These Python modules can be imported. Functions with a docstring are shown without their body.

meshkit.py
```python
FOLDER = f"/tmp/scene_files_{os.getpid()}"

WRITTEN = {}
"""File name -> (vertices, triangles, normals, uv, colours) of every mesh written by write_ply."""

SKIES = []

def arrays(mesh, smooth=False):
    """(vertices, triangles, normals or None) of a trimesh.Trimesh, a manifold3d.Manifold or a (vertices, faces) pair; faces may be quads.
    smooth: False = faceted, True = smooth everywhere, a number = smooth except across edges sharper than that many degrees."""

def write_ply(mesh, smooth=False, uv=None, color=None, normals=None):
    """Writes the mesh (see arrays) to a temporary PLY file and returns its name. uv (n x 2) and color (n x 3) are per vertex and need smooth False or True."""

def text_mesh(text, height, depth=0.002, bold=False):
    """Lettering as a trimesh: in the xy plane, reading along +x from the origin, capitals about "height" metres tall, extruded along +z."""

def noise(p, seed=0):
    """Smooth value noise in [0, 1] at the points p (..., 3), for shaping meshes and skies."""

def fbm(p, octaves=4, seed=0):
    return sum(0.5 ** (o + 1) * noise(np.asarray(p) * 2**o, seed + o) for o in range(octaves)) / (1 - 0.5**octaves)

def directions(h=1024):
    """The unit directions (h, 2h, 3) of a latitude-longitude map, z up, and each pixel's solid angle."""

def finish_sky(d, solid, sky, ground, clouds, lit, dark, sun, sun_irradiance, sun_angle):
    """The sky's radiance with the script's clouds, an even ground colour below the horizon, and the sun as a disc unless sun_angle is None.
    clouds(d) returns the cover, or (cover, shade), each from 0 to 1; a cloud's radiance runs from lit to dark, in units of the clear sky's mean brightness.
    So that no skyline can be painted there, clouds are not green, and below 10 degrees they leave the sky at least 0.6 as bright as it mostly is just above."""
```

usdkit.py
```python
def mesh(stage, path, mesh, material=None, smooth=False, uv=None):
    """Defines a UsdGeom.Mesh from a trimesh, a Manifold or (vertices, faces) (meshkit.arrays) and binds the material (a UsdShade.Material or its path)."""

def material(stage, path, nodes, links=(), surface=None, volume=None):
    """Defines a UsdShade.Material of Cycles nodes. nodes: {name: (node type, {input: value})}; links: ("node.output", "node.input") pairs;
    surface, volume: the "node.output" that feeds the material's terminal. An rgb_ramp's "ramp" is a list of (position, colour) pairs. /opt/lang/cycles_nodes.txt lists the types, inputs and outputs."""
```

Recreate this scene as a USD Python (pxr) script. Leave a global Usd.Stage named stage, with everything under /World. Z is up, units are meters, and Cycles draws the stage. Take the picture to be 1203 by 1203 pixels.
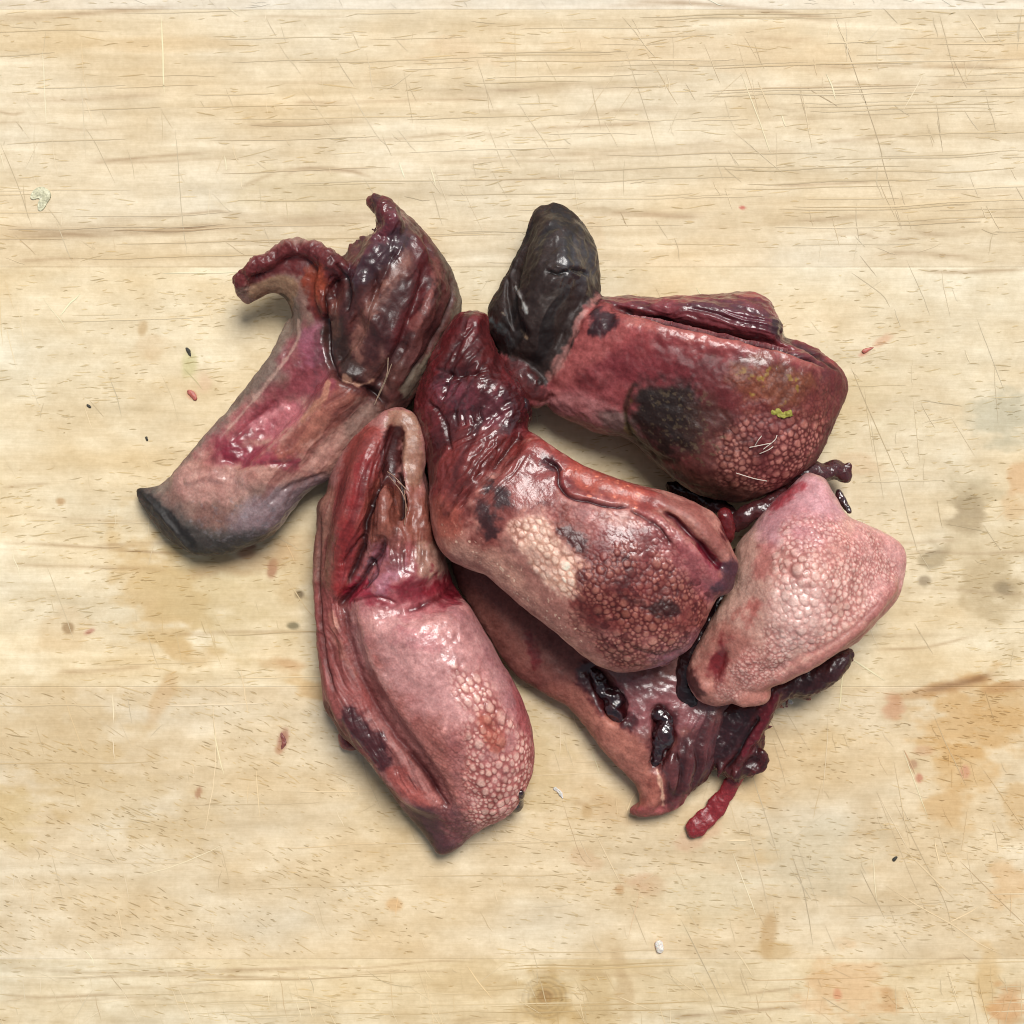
"""Six raw animal tongues heaped on a worn wooden cutting board, seen from straight above."""
import math
import numpy as np
from scipy import ndimage, sparse
from scipy.interpolate import RBFInterpolator
from scipy.spatial import cKDTree
from PIL import Image, ImageDraw
import trimesh
import usdkit
from meshkit import fbm, noise
from pxr import Usd, UsdGeom, UsdLux, UsdShade, Gf, Sdf, Vt

stage = Usd.Stage.CreateInMemory()
UsdGeom.SetStageUpAxis(stage, "Z")
UsdGeom.SetStageMetersPerUnit(stage, 1.0)
UsdGeom.Xform.Define(stage, "/World")
UsdGeom.Scope.Define(stage, "/World/Looks")

# ------------------------------------------------------------------ camera, sky, sun
S = 0.00025          # metres per drawing unit (a quarter of a millimetre)
C = 601.5            # drawing centre
HIGH = 2200.0        # camera height in drawing units
cam = UsdGeom.Camera.Define(stage, "/World/camera")
cam.CreateHorizontalApertureAttr(36.0)
cam.CreateVerticalApertureAttr(36.0)
cam.CreateFocalLengthAttr(36.0 * HIGH / 1203.0)
cam.CreateClippingRangeAttr(Gf.Vec2f(0.01, 100))
cam.AddTranslateOp().Set(Gf.Vec3d(0, 0, HIGH * S))
cam.CreateExposureAttr(1.63)

SUN_AZ, SUN_EL = math.radians(20), math.radians(60)     # clockwise from +y; height above the board
SUN_I, SUN_ANGLE, SKY = 0.40, 27.0, 0.050
usdkit.material(stage, "/World/Looks/overcast_sky", {
    "sky": ("sky_texture", {"sky_type": "single_scattering", "sun_disc": False, "sun_elevation": SUN_EL, "sun_rotation": SUN_AZ}),
    "grey": ("rgb_to_bw", {}),
    "tint": ("mix", {"mix_type": "multiply", "fac": 1.0, "color2": (0.97, 0.99, 1.05)}),
    "cloud": ("mix", {"fac": 0.8}),
    "bg": ("background_shader", {"strength": SKY})},
    [("sky.color", "grey.color"), ("grey.val", "tint.color1"), ("sky.color", "cloud.color1"), ("tint.color", "cloud.color2"), ("cloud.color", "bg.color")],
    surface="bg.background")
sky = UsdLux.DomeLight.Define(stage, "/World/sky")
UsdShade.MaterialBindingAPI.Apply(sky.GetPrim()).Bind(UsdShade.Material.Get(stage, "/World/Looks/overcast_sky"))
sky.GetPrim().SetCustomDataByKey("kind", "structure")
sun = UsdLux.DistantLight.Define(stage, "/World/sun")
sun.CreateNormalizeAttr(True)
sun.CreateIntensityAttr(SUN_I)
sun.CreateAngleAttr(SUN_ANGLE)
sun.CreateColorAttr(Gf.Vec3f(1.0, 0.97, 0.93))
sun.AddRotateXYZOp().Set(Gf.Vec3f(90 - math.degrees(SUN_EL), 0, 180 - math.degrees(SUN_AZ)))

ALB = 0.60           # how much darker the bare colours are than they look in the light


def lin(c):
    c = np.asarray(c, float) / 255.0
    return np.where(c <= 0.04045, c / 12.92, ((c + 0.055) / 1.055) ** 2.4) * ALB


def sstep(a, b, x):
    t = np.clip((x - a) / (b - a), 0, 1)
    return t * t * (3 - 2 * t)


# ------------------------------------------------------------------ materials
def flesh(name, rough_dry, rough_wet, bump, sss):
    usdkit.material(stage, "/World/Looks/" + name, {
        "pos": ("geometry", {}),
        "col": ("attribute", {"attribute": "tint"}),
        "wet": ("attribute", {"attribute": "wet"}),
        "grain": ("attribute", {"attribute": "grain"}),
        "n1": ("noise_texture", {"scale": 420, "detail": 5, "roughness": 0.6}),
        "n2": ("noise_texture", {"scale": 1500, "detail": 3, "roughness": 0.6}),
        "vor": ("voronoi_texture", {"scale": 1150, "feature": "f1", "randomness": 0.9}),
        "ramp": ("rgb_ramp", {"ramp": [(0.25, (0.62, 0.56, 0.56)), (0.5, (0.98, 0.96, 0.95)), (0.75, (1.32, 1.36, 1.36))]}),
        "ramp2": ("rgb_ramp", {"ramp": [(0.3, (0.75, 0.72, 0.72)), (0.7, (1.22, 1.25, 1.25))]}),
        "m1": ("mix", {"mix_type": "multiply", "fac": 0.8}),
        "m2": ("mix", {"mix_type": "multiply", "fac": 0.75}),
        "vr": ("map_range", {"from_min": 0.0, "from_max": 0.6, "to_min": 1.0, "to_max": 0.0, "clamp": True}),
        "gv": ("math", {"math_type": "multiply"}),
        "gcol": ("map_range", {"from_min": 0.0, "from_max": 1.0, "to_min": 1.0, "to_max": 1.25, "clamp": True}),
        "m3": ("vector_math", {"math_type": "scale"}),
        "h1": ("math", {"math_type": "multiply_add", "value2": 0.9}),
        "h2": ("math", {"math_type": "multiply_add", "value2": 0.5}),
        "bump": ("bump", {"strength": bump, "distance": 0.0006}),
        "rough": ("map_range", {"from_min": 0, "from_max": 1, "to_min": rough_dry, "to_max": rough_wet, "clamp": True}),
        "coat": ("map_range", {"from_min": 0.34, "from_max": 1.0, "to_min": 0.0, "to_max": 0.9, "clamp": True}),
        "p": ("principled_bsdf", {"subsurface_weight": sss, "subsurface_scale": 0.0014, "subsurface_radius": (1.0, 0.35, 0.25),
                                  "specular_ior_level": 0.22, "coat_roughness": 0.20, "coat_ior": 1.45}),
    }, [("pos.position", "n1.vector"), ("pos.position", "n2.vector"), ("pos.position", "vor.vector"),
        ("n1.fac", "ramp.fac"), ("n2.fac", "ramp2.fac"),
        ("col.color", "m1.color1"), ("ramp.color", "m1.color2"), ("m1.color", "m2.color1"), ("ramp2.color", "m2.color2"),
        ("vor.distance", "vr.value"), ("vr.result", "gv.value1"), ("grain.fac", "gv.value2"), ("gv.value", "gcol.value"),
        ("m2.color", "m3.vector1"), ("gcol.result", "m3.scale"),
        ("n1.fac", "h1.value1"), ("gv.value", "h1.value3"), ("n2.fac", "h2.value1"), ("h1.value", "h2.value3"), ("h2.value", "bump.height"),
        ("wet.fac", "rough.value"), ("wet.fac", "coat.value"),
        ("m3.vector", "p.base_color"), ("rough.result", "p.roughness"), ("coat.result", "p.coat_weight"),
        ("bump.normal", "p.normal"), ("bump.normal", "p.coat_normal")], surface="p.BSDF")
    return "/World/Looks/" + name


FLESH = flesh("raw_flesh", 0.58, 0.36, 0.22, 0.12)
usdkit.material(stage, "/World/Looks/board_wood", {
    "pos": ("geometry", {}),
    "col": ("attribute", {"attribute": "tint"}),
    "map": ("mapping", {"scale": (140.0, 1500.0, 1.0)}),
    "n": ("noise_texture", {"scale": 1.0, "detail": 5, "roughness": 0.65}),
    "ns": ("noise_texture", {"scale": 650.0, "detail": 4, "roughness": 0.7}),
    "ramp": ("rgb_ramp", {"ramp": [(0.3, (0.955, 0.945, 0.93)), (0.7, (1.04, 1.045, 1.05))]}),
    "ramp2": ("rgb_ramp", {"ramp": [(0.3, (0.93, 0.92, 0.90)), (0.7, (1.06, 1.07, 1.09))]}),
    "m1": ("mix", {"mix_type": "multiply", "fac": 1.0}),
    "m2": ("mix", {"mix_type": "multiply", "fac": 1.0}),
    "bump": ("bump", {"strength": 0.25, "distance": 0.0002}),
    "p": ("principled_bsdf", {"roughness": 0.62, "specular_ior_level": 0.3}),
}, [("pos.position", "map.vector"), ("map.vector", "n.vector"), ("pos.position", "ns.vector"), ("n.fac", "ramp.fac"), ("ns.fac", "ramp2.fac"),
    ("col.color", "m1.color1"), ("ramp.color", "m1.color2"), ("m1.color", "m2.color1"), ("ramp2.color", "m2.color2"), ("n.fac", "bump.height"),
    ("m2.color", "p.base_color"), ("bump.normal", "p.normal")], surface="p.BSDF")
WOOD = "/World/Looks/board_wood"
usdkit.material(stage, "/World/Looks/wood_marks", {
    "col": ("attribute", {"attribute": "tint"}),
    "p": ("principled_bsdf", {"roughness": 0.7, "specular_ior_level": 0.2})}, [("col.color", "p.base_color")], surface="p.BSDF")
MARKS = "/World/Looks/wood_marks"
usdkit.material(stage, "/World/Looks/blood_clot", {
    "pos": ("geometry", {}),
    "n": ("noise_texture", {"scale": 500, "detail": 4, "roughness": 0.6}),
    "ramp": ("rgb_ramp", {"ramp": [(0.35, (0.006, 0.002, 0.003)), (0.7, (0.035, 0.008, 0.010))]}),
    "bump": ("bump", {"strength": 0.6, "distance": 0.0006}),
    "p": ("principled_bsdf", {"roughness": 0.2, "specular_ior_level": 0.5, "coat_weight": 0.6, "coat_roughness": 0.08})},
    [("pos.position", "n.vector"), ("n.fac", "ramp.fac"), ("n.fac", "bump.height"), ("ramp.color", "p.base_color"), ("bump.normal", "p.normal")], surface="p.BSDF")
CLOT = "/World/Looks/blood_clot"


def plain(name, rgb, rough=0.5, sss=0.0):
    c = lin(rgb)
    usdkit.material(stage, "/World/Looks/" + name, {
        "pos": ("geometry", {}),
        "n": ("noise_texture", {"scale": 1800, "detail": 3}),
        "ramp": ("rgb_ramp", {"ramp": [(0.3, tuple(c * 0.7)), (0.7, tuple(c * 1.25))]}),
        "bump": ("bump", {"strength": 0.4, "distance": 0.0002}),
        "p": ("principled_bsdf", {"roughness": rough, "subsurface_weight": sss, "subsurface_scale": 0.001})},
        [("pos.position", "n.vector"), ("n.fac", "ramp.fac"), ("n.fac", "bump.height"), ("ramp.color", "p.base_color"), ("bump.normal", "p.normal")], surface="p.BSDF")
    return "/World/Looks/" + name


# ------------------------------------------------------------------ scene helpers
USED = {}


def numbered(parent, name):
    k = USED.get((parent, name), -1) + 1
    USED[(parent, name)] = k
    return f"{parent}/{name}" + (f"_{k:03d}" if k else "")


def tag(prim, label=None, category=None, group=None, kind=None):
    for key, text in (("label", label), ("category", category), ("group", group), ("kind", kind)):
        if text:
            prim.SetCustomDataByKey(key, text)


def thing(name, label, category, loc, group=None):
    x = UsdGeom.Xform.Define(stage, numbered("/World", name))
    x.AddTranslateOp().Set(Gf.Vec3d(*map(float, loc)))
    tag(x.GetPrim(), label, category, group)
    x.base = np.array(loc, float)
    return x


def put(name, v, f, material, parent=None, smooth=True, tint=None, wet=None, grain=None, label=None, kind=None, category=None, group=None):
    """One Mesh prim from world points, under a thing or another part, or top-level."""
    root = str(parent.GetPath()) if parent is not None else "/World"
    base = getattr(parent, "base", np.zeros(3))
    m = usdkit.mesh(stage, numbered(root, name), (np.asarray(v) - base, np.asarray(f)), material, smooth=smooth)
    m.base = base
    api = UsdGeom.PrimvarsAPI(m)
    if tint is not None:
        api.CreatePrimvar("tint", Sdf.ValueTypeNames.Color3fArray, "vertex").Set(Vt.Vec3fArray.FromNumpy(np.asarray(tint, np.float32)))
    for nm, a in (("wet", wet), ("grain", grain)):
        if a is not None:
            api.CreatePrimvar(nm, Sdf.ValueTypeNames.FloatArray, "vertex").Set(Vt.FloatArray.FromNumpy(np.asarray(a, np.float32)))
    tag(m.GetPrim(), label, category, group, kind)
    return m


def world(x, y, z, zref=0.0):
    """Drawing units to metres; zref is the height at which a thing was measured from above."""
    q = 1 - zref / HIGH
    return np.stack([(np.asarray(x, float) - C) * q * S, (C - np.asarray(y, float)) * q * S, np.asarray(z, float) * S + 0 * np.asarray(x, float)], -1)


# ------------------------------------------------------------------ 2-D shapes
def spline(pts, closed=True, n=7):
    p = np.asarray(pts, float)
    if closed:
        q = np.vstack([p[-1], p, p[0], p[1]])
    else:
        q = np.vstack([2 * p[0] - p[1], p, 2 * p[-1] - p[-2]])
    out = []
    for i in range(1, len(q) - 2):
        a, b, c, d = q[i - 1:i + 3]
        t = np.linspace(0, 1, n, endpoint=False)[:, None]
        out.append(0.5 * (2 * b + (c - a) * t + (2 * a - 5 * b + 4 * c - d) * t ** 2 + (3 * b - a - 3 * c + d) * t ** 3))
    if not closed:
        out.append(q[-2:-1])
    return np.vstack(out)


class Area:
    """Signed distance to a closed outline, positive inside."""

    def __init__(self, pts, smooth=True, soft=1.0):
        o = spline(pts) if smooth else np.asarray(pts, float)
        self.lo = o.min(0) - 90
        hi = o.max(0) + 90
        w, h = np.ceil(hi - self.lo).astype(int)
        im = Image.new("L", (int(w * 2), int(h * 2)))
        ImageDraw.Draw(im).polygon([tuple(q) for q in (o - self.lo) * 2], fill=255)
        m = np.asarray(im) > 127
        d = (ndimage.distance_transform_edt(m) - ndimage.distance_transform_edt(~m)) / 2.0
        self.d = ndimage.gaussian_filter(d, soft * 2)

    def __call__(self, x, y):
        return ndimage.map_coordinates(self.d, [(np.asarray(y, float) - self.lo[1]) * 2, (np.asarray(x, float) - self.lo[0]) * 2], order=1, mode="nearest")


class Path:
    """Distance to a polyline whose points may carry a radius; also the place along it and the side."""

    def __init__(self, pts, smooth=True):
        p = np.array([(list(q) + [0.0])[:3] for q in pts], float)
        self.p = spline(p, False, 5) if smooth and len(p) > 2 else p

    def __call__(self, x, y):
        q = np.stack([x, y], -1)
        best = np.full(len(q), 1e9)
        rad, along, side = np.zeros(len(q)), np.zeros(len(q)), np.ones(len(q))
        seg = np.linalg.norm(np.diff(self.p[:, :2], axis=0), axis=1)
        start = np.concatenate([[0], np.cumsum(seg)])
        for i in range(len(self.p) - 1):
            a, b = self.p[i], self.p[i + 1]
            ab = b[:2] - a[:2]
            t = np.clip(((q - a[:2]) @ ab) / max(ab @ ab, 1e-9), 0, 1)
            r = q - (a[:2] + t[:, None] * ab)
            d = np.hypot(r[:, 0], r[:, 1])
            m = d < best
            best[m] = d[m]
            rad[m] = (a[2] + (b[2] - a[2]) * t)[m]
            along[m] = ((start[i] + t * seg[i]) / start[-1])[m]
            side[m] = np.sign(ab[0] * r[:, 1] - ab[1] * r[:, 0])[m]
        return best, rad, along, side


# ------------------------------------------------------------------ sculpting in a voxel field
def smin(a, b, k):
    h = np.clip(0.5 + 0.5 * (b - a) / k, 0, 1)
    return b * (1 - h) + a * h - k * h * (1 - h)


class Sculpt:
    def __init__(self, x0, y0, x1, y1, z1, h=2.5):
        self.h = h
        self.xs, self.ys, self.zs = np.arange(x0 - 12, x1 + 12, h), np.arange(y0 - 12, y1 + 12, h), np.arange(-7.5, z1 + 12, h)
        self.X, self.Y = np.meshgrid(self.xs, self.ys, indexing="ij")
        self.F = np.full((len(self.xs), len(self.ys), len(self.zs)), 60.0, np.float32)

    def pillow(self, outline, R, ctrl, k=0.0, p=2.0, cut=False):
        """A rounded body: outline, edge radius, and (x, y, bottom, top) at a few places."""
        d = (outline if isinstance(outline, Area) else Area(outline))(self.X, self.Y)
        c = np.array(ctrl, float)
        if len(c) > 3:
            z = RBFInterpolator(c[:, :2], c[:, 2:], kernel="linear", smoothing=4.0)(np.stack([self.X.ravel(), self.Y.ravel()], -1)).reshape(self.X.shape + (2,))
        else:
            z = np.broadcast_to(c[:, 2:].mean(0), self.X.shape + (2,))
        z = ndimage.gaussian_filter(z, (4, 4, 0))
        zc, H = (z[..., 0] + z[..., 1]) / 2, np.maximum((z[..., 1] - z[..., 0]) / 2, 5)
        e = (np.maximum(R - d, 0) / R)[..., None]
        v = np.abs(self.zs - zc[..., None]) / H[..., None]
        f = ((e ** p + v ** p) ** (1 / p) - 1) * np.minimum(R, H)[..., None] * 0.8
        self.add(f, k, cut)

    def add(self, f, k=0.0, cut=False):
        if cut:
            self.F = -smin(-self.F, f, max(k, 1e-3)).astype(np.float32)
        else:
            self.F = smin(self.F, f, max(k, 1e-3)).astype(np.float32)

    def top(self, x, y):
        neg = self.F < 0
        t = np.where(neg.any(2), self.zs[len(self.zs) - 1 - neg[..., ::-1].argmax(2)], 0.0)
        t = ndimage.gaussian_filter(t, 1.0)
        return ndimage.map_coordinates(t, [(np.atleast_1d(x) - self.xs[0]) / self.h, (np.atleast_1d(y) - self.ys[0]) / self.h], order=1, mode="nearest")

    def tube(self, pts, k=4.0, cut=False, on=False, flat=1.0):
        """A tapered rod through (x, y, z, r); on: z is counted from the surface reached so far."""
        p = np.array(pts, float)
        if len(p) > 2:
            p = spline(p, False, 4)
        if on:
            p[:, 2] += self.top(p[:, 0], p[:, 1])
        for a, b in zip(p[:-1], p[1:]):
            r = max(a[3], b[3]) + k + 6
            lo, hi = np.minimum(a, b)[:3] - r, np.maximum(a, b)[:3] + r
            i0, i1 = np.searchsorted(self.xs, [lo[0], hi[0]])
            j0, j1 = np.searchsorted(self.ys, [lo[1], hi[1]])
            k0, k1 = np.searchsorted(self.zs, [lo[2] - r, hi[2] + r])
            if min(i1 - i0, j1 - j0, k1 - k0) < 1:
                continue
            g = np.stack(np.meshgrid(self.xs[i0:i1], self.ys[j0:j1], self.zs[k0:k1], indexing="ij"), -1)
            w = np.array([1, 1, 1 / flat])
            ab = (b[:3] - a[:3]) * w
            q = (g - a[:3]) * w
            t = np.clip(q @ ab / max(ab @ ab, 1e-9), 0, 1)
            f = np.linalg.norm(q - t[..., None] * ab, axis=-1) - (a[3] + (b[3] - a[3]) * t)
            F = self.F[i0:i1, j0:j1, k0:k1]
            self.F[i0:i1, j0:j1, k0:k1] = -smin(-F, f, k) if cut else smin(F, f, k)

    def mesh(self, smooth=3, split=1):
        F = np.maximum(self.F, 0.4 - self.zs).astype(float)
        n = np.array(F.shape)
        idx = np.arange(F.size).reshape(F.shape)
        inside = F < 0
        c = sum(inside[i:n[0] - 1 + i, j:n[1] - 1 + j, k:n[2] - 1 + k].astype(int) for i, j, k in np.ndindex(2, 2, 2))
        cell = (c > 0) & (c < 8)
        cid = -np.ones(cell.shape, int)
        ii = np.argwhere(cell)
        cid[cell] = np.arange(len(ii))
        acc, cnt = np.zeros((len(ii), 3)), np.zeros(len(ii))
        corners = list(np.ndindex(2, 2, 2))
        val = {q: F[ii[:, 0] + q[0], ii[:, 1] + q[1], ii[:, 2] + q[2]] for q in corners}
        for a in corners:
            for ax in range(3):
                if a[ax]:
                    continue
                b = list(a)
                b[ax] = 1
                b = tuple(b)
                va, vb = val[a], val[b]
                m = (va < 0) != (vb < 0)
                t = np.where(m, va / np.where(m, va - vb, 1), 0)
                pt = np.array(a, float) + t[:, None] * np.eye(3)[ax]
                acc[m] += pt[m]
                cnt[m] += 1
        v = ii + acc / cnt[:, None]
        faces = []
        for ax in range(3):
            sl0, sl1 = [slice(None)] * 3, [slice(None)] * 3
            sl0[ax], sl1[ax] = slice(0, -1), slice(1, None)
            A, B = inside[tuple(sl0)], inside[tuple(sl1)]
            e = np.argwhere(A != B)
            u, w = [(1, 2), (2, 0), (0, 1)][ax]
            e = e[(e[:, u] > 0) & (e[:, w] > 0)]
            out = A[e[:, 0], e[:, 1], e[:, 2]]

            def at(du, dw):
                q = e.copy()
                q[:, u] -= du
                q[:, w] -= dw
                return cid[np.minimum(q[:, 0], cid.shape[0] - 1), np.minimum(q[:, 1], cid.shape[1] - 1), np.minimum(q[:, 2], cid.shape[2] - 1)]
            quad = np.stack([at(1, 1), at(0, 1), at(0, 0), at(1, 0)], -1)
            quad[~out] = quad[~out][:, ::-1]
            faces.append(quad)
        q = np.vstack(faces)
        f = np.vstack([q[:, [0, 1, 2]], q[:, [0, 2, 3]]])
        v = np.array([self.xs[0], self.ys[0], self.zs[0]]) + v * self.h
        tm = trimesh.Trimesh(v, f, process=False)
        parts = trimesh.graph.connected_components(tm.edges, nodes=np.arange(len(v)), min_len=3)
        big = max(parts, key=len)
        keep = np.zeros(len(v), bool)
        keep[big] = True
        fm = keep[f].all(1)
        new = np.cumsum(keep) - 1
        v, f = v[keep], new[f[fm]]
        v = relax(v, f, smooth)
        for _ in range(split):
            v, f = trimesh.remesh.subdivide(v, f)
            v = relax(v, f, 2)
        return v, f


def relax(v, f, n, lam=0.5):
    e = np.vstack([f[:, [0, 1]], f[:, [1, 2]], f[:, [2, 0]]])
    e = np.vstack([e, e[:, ::-1]])
    A = sparse.coo_matrix((np.ones(len(e)), (e[:, 0], e[:, 1])), shape=(len(v), len(v))).tocsr()
    A.data[:] = 1
    A = sparse.diags(1 / np.maximum(np.asarray(A.sum(1)).ravel(), 1)) @ A
    for _ in range(n):                                   # there and back, so that nothing shrinks
        v = v + lam * (A @ v - v)
        v = v - (lam + 0.02) * (A @ v - v)
        v = v + lam * 0.6 * (A @ v - v)
    return v


def normals(v, f):
    # the drawing's y runs down, so the winding is mirrored here
    n = np.zeros_like(v)
    c = np.cross(v[f[:, 1]] - v[f[:, 0]], v[f[:, 2]] - v[f[:, 0]])
    for k in range(3):
        np.add.at(n, f[:, k], c)
    return n / np.maximum(np.linalg.norm(n, axis=1, keepdims=True), 1e-9)


class Skin:
    """The surface of a sculpt: pushed in and out, and coloured, by strokes laid over it."""

    def __init__(self, sculpt, base, seed, smooth=9, split=1, wet=0.25, grain=0.0):
        self.v, self.f = sculpt.mesh(smooth, split)
        self.n = normals(self.v, self.f)
        self.seed = seed
        self.x, self.y, self.z = self.v.T.copy()
        self.col = np.tile(np.array(base, float), (len(self.v), 1))
        self.wet, self.grain = np.full(len(self.v), float(wet)), np.full(len(self.v), float(grain))
        self.h = np.zeros(len(self.v))
        self.cache = {}

    def nz(self, scale, octaves=3, seed=0):
        key = (scale, octaves, seed)
        if key not in self.cache:
            self.cache[key] = fbm(self.v / scale + 31.7, octaves, self.seed * 13 + seed) - 0.5
        return self.cache[key]

    def mask(self, shape, soft=6.0, rag=6.0, rs=14.0, seed=1):
        """1 inside an Area (list of points) or Path, with a soft and ragged edge."""
        if isinstance(shape, Area):
            d = shape(self.x, self.y)
        elif isinstance(shape, Path):
            lo, hi = shape.p[:, :2].min(0) - 60, shape.p[:, :2].max(0) + 60
            near = (self.x > lo[0]) & (self.x < hi[0]) & (self.y > lo[1]) & (self.y < hi[1])
            d = np.full(len(self.x), -60.0)
            q, r, _, _ = shape(self.x[near], self.y[near])
            d[near] = r - q
        else:
            d = Area(shape)(self.x, self.y)
        return sstep(-.75 * soft, .75 * soft, d + rag * 2.6 * self.nz(rs, 3, seed) + min(soft, 6) * 1.6 * self.nz(4.5, 2, 9))

    def paint(self, shape, color, a=1.0, soft=6.0, rag=6.0, rs=14.0, wet=None, grain=None, seed=1):
        m = self.mask(shape, soft, rag, rs, seed) * a
        self.col += m[:, None] * (np.array(color, float) - self.col)
        if wet is not None:
            self.wet += m / max(a, 1e-3) * (wet - self.wet)
        if grain is not None:
            self.grain += m / max(a, 1e-3) * (grain - self.grain)
        return m

    def speck(self, shape, color, density, size, a=0.9, seed=5):
        """Scattered small flecks inside a shape."""
        m = self.mask(shape, 8, 8, 16, seed)
        n = fbm(self.v / size, 3, self.seed * 7 + seed)
        t = np.quantile(n, 1 - density)
        w = sstep(t - 0.015, t + 0.03, n) * m * a
        self.col += w[:, None] * (np.array(color, float) - self.col)

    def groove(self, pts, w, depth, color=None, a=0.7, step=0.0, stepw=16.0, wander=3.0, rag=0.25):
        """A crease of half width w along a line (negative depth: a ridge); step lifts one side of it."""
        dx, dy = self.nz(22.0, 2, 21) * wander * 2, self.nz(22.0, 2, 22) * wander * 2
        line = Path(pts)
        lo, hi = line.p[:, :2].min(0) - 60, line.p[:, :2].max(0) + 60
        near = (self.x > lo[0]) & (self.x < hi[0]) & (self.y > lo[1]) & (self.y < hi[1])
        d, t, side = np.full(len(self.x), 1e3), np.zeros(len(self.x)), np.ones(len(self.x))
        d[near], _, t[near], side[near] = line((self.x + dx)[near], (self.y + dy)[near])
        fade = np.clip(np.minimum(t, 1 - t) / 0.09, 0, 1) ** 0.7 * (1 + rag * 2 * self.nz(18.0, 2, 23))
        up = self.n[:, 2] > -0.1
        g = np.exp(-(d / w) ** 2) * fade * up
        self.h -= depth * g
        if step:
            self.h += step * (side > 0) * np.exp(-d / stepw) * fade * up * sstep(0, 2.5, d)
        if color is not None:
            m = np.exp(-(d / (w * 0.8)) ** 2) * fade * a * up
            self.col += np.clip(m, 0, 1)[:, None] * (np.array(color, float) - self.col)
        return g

    def bumps(self, scale, amp, octaves=3, seed=0, mask=None):
        self.h += amp * 2 * self.nz(scale, octaves, 40 + seed) * (1 if mask is None else mask)

    def fibres(self, shape, angle, pitch, amp, dark=None, a=0.5, stretch=9.0, seed=0, soft=14.0):
        """Fine muscle fibres or wrinkles running along a direction (degrees, x to the right, y down)."""
        m = self.mask(shape, soft, 8, 20, seed)
        t = math.radians(angle)
        u, w = self.x * math.cos(t) + self.y * math.sin(t), -self.x * math.sin(t) + self.y * math.cos(t)
        bend = self.nz(45.0, 2, 50 + seed) * 22
        q = np.stack([u / (pitch * stretch), (w + bend) / pitch, self.z / (pitch * 4)], -1)
        n = fbm(q, 3, self.seed * 17 + seed)
        ridge = 1 - np.abs(n - 0.5) * 4
        self.h += amp * (ridge - 0.4) * m
        if dark is not None:
            k = sstep(0.48, 0.62, n) * m * a
            self.col += k[:, None] * (np.array(dark, float) - self.col)

    def papillae(self, shape, gap, height, pale, dark, a=0.85, vary=0.35, soft=10.0, big=None, seed=3, keep=1.0, axis=None):
        """Rounded granules packed over an area; each is a dome with its own size and tone."""
        rng = np.random.default_rng(self.seed * 101 + seed)
        m = self.mask(shape, soft, 6, 18, seed)
        scale = np.ones(len(m)) if big is None else big(self.x, self.y)
        cand = np.flatnonzero((m > 0.12) & (self.n[:, 2] > 0.05))
        rng.shuffle(cand)
        got, size, cells = [], [], {}
        P = self.v
        if axis is not None:                              # granules drawn out along one direction
            t = math.radians(axis[0])
            along = np.array([math.cos(t), math.sin(t), 0])
            P = P - np.outer(P @ along, along) * (1 - 1 / axis[1])
        lim = gap * 1.6
        sz = np.clip(1 + vary * rng.normal(size=len(self.v)), 0.55, 1.7) * scale * gap
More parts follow.
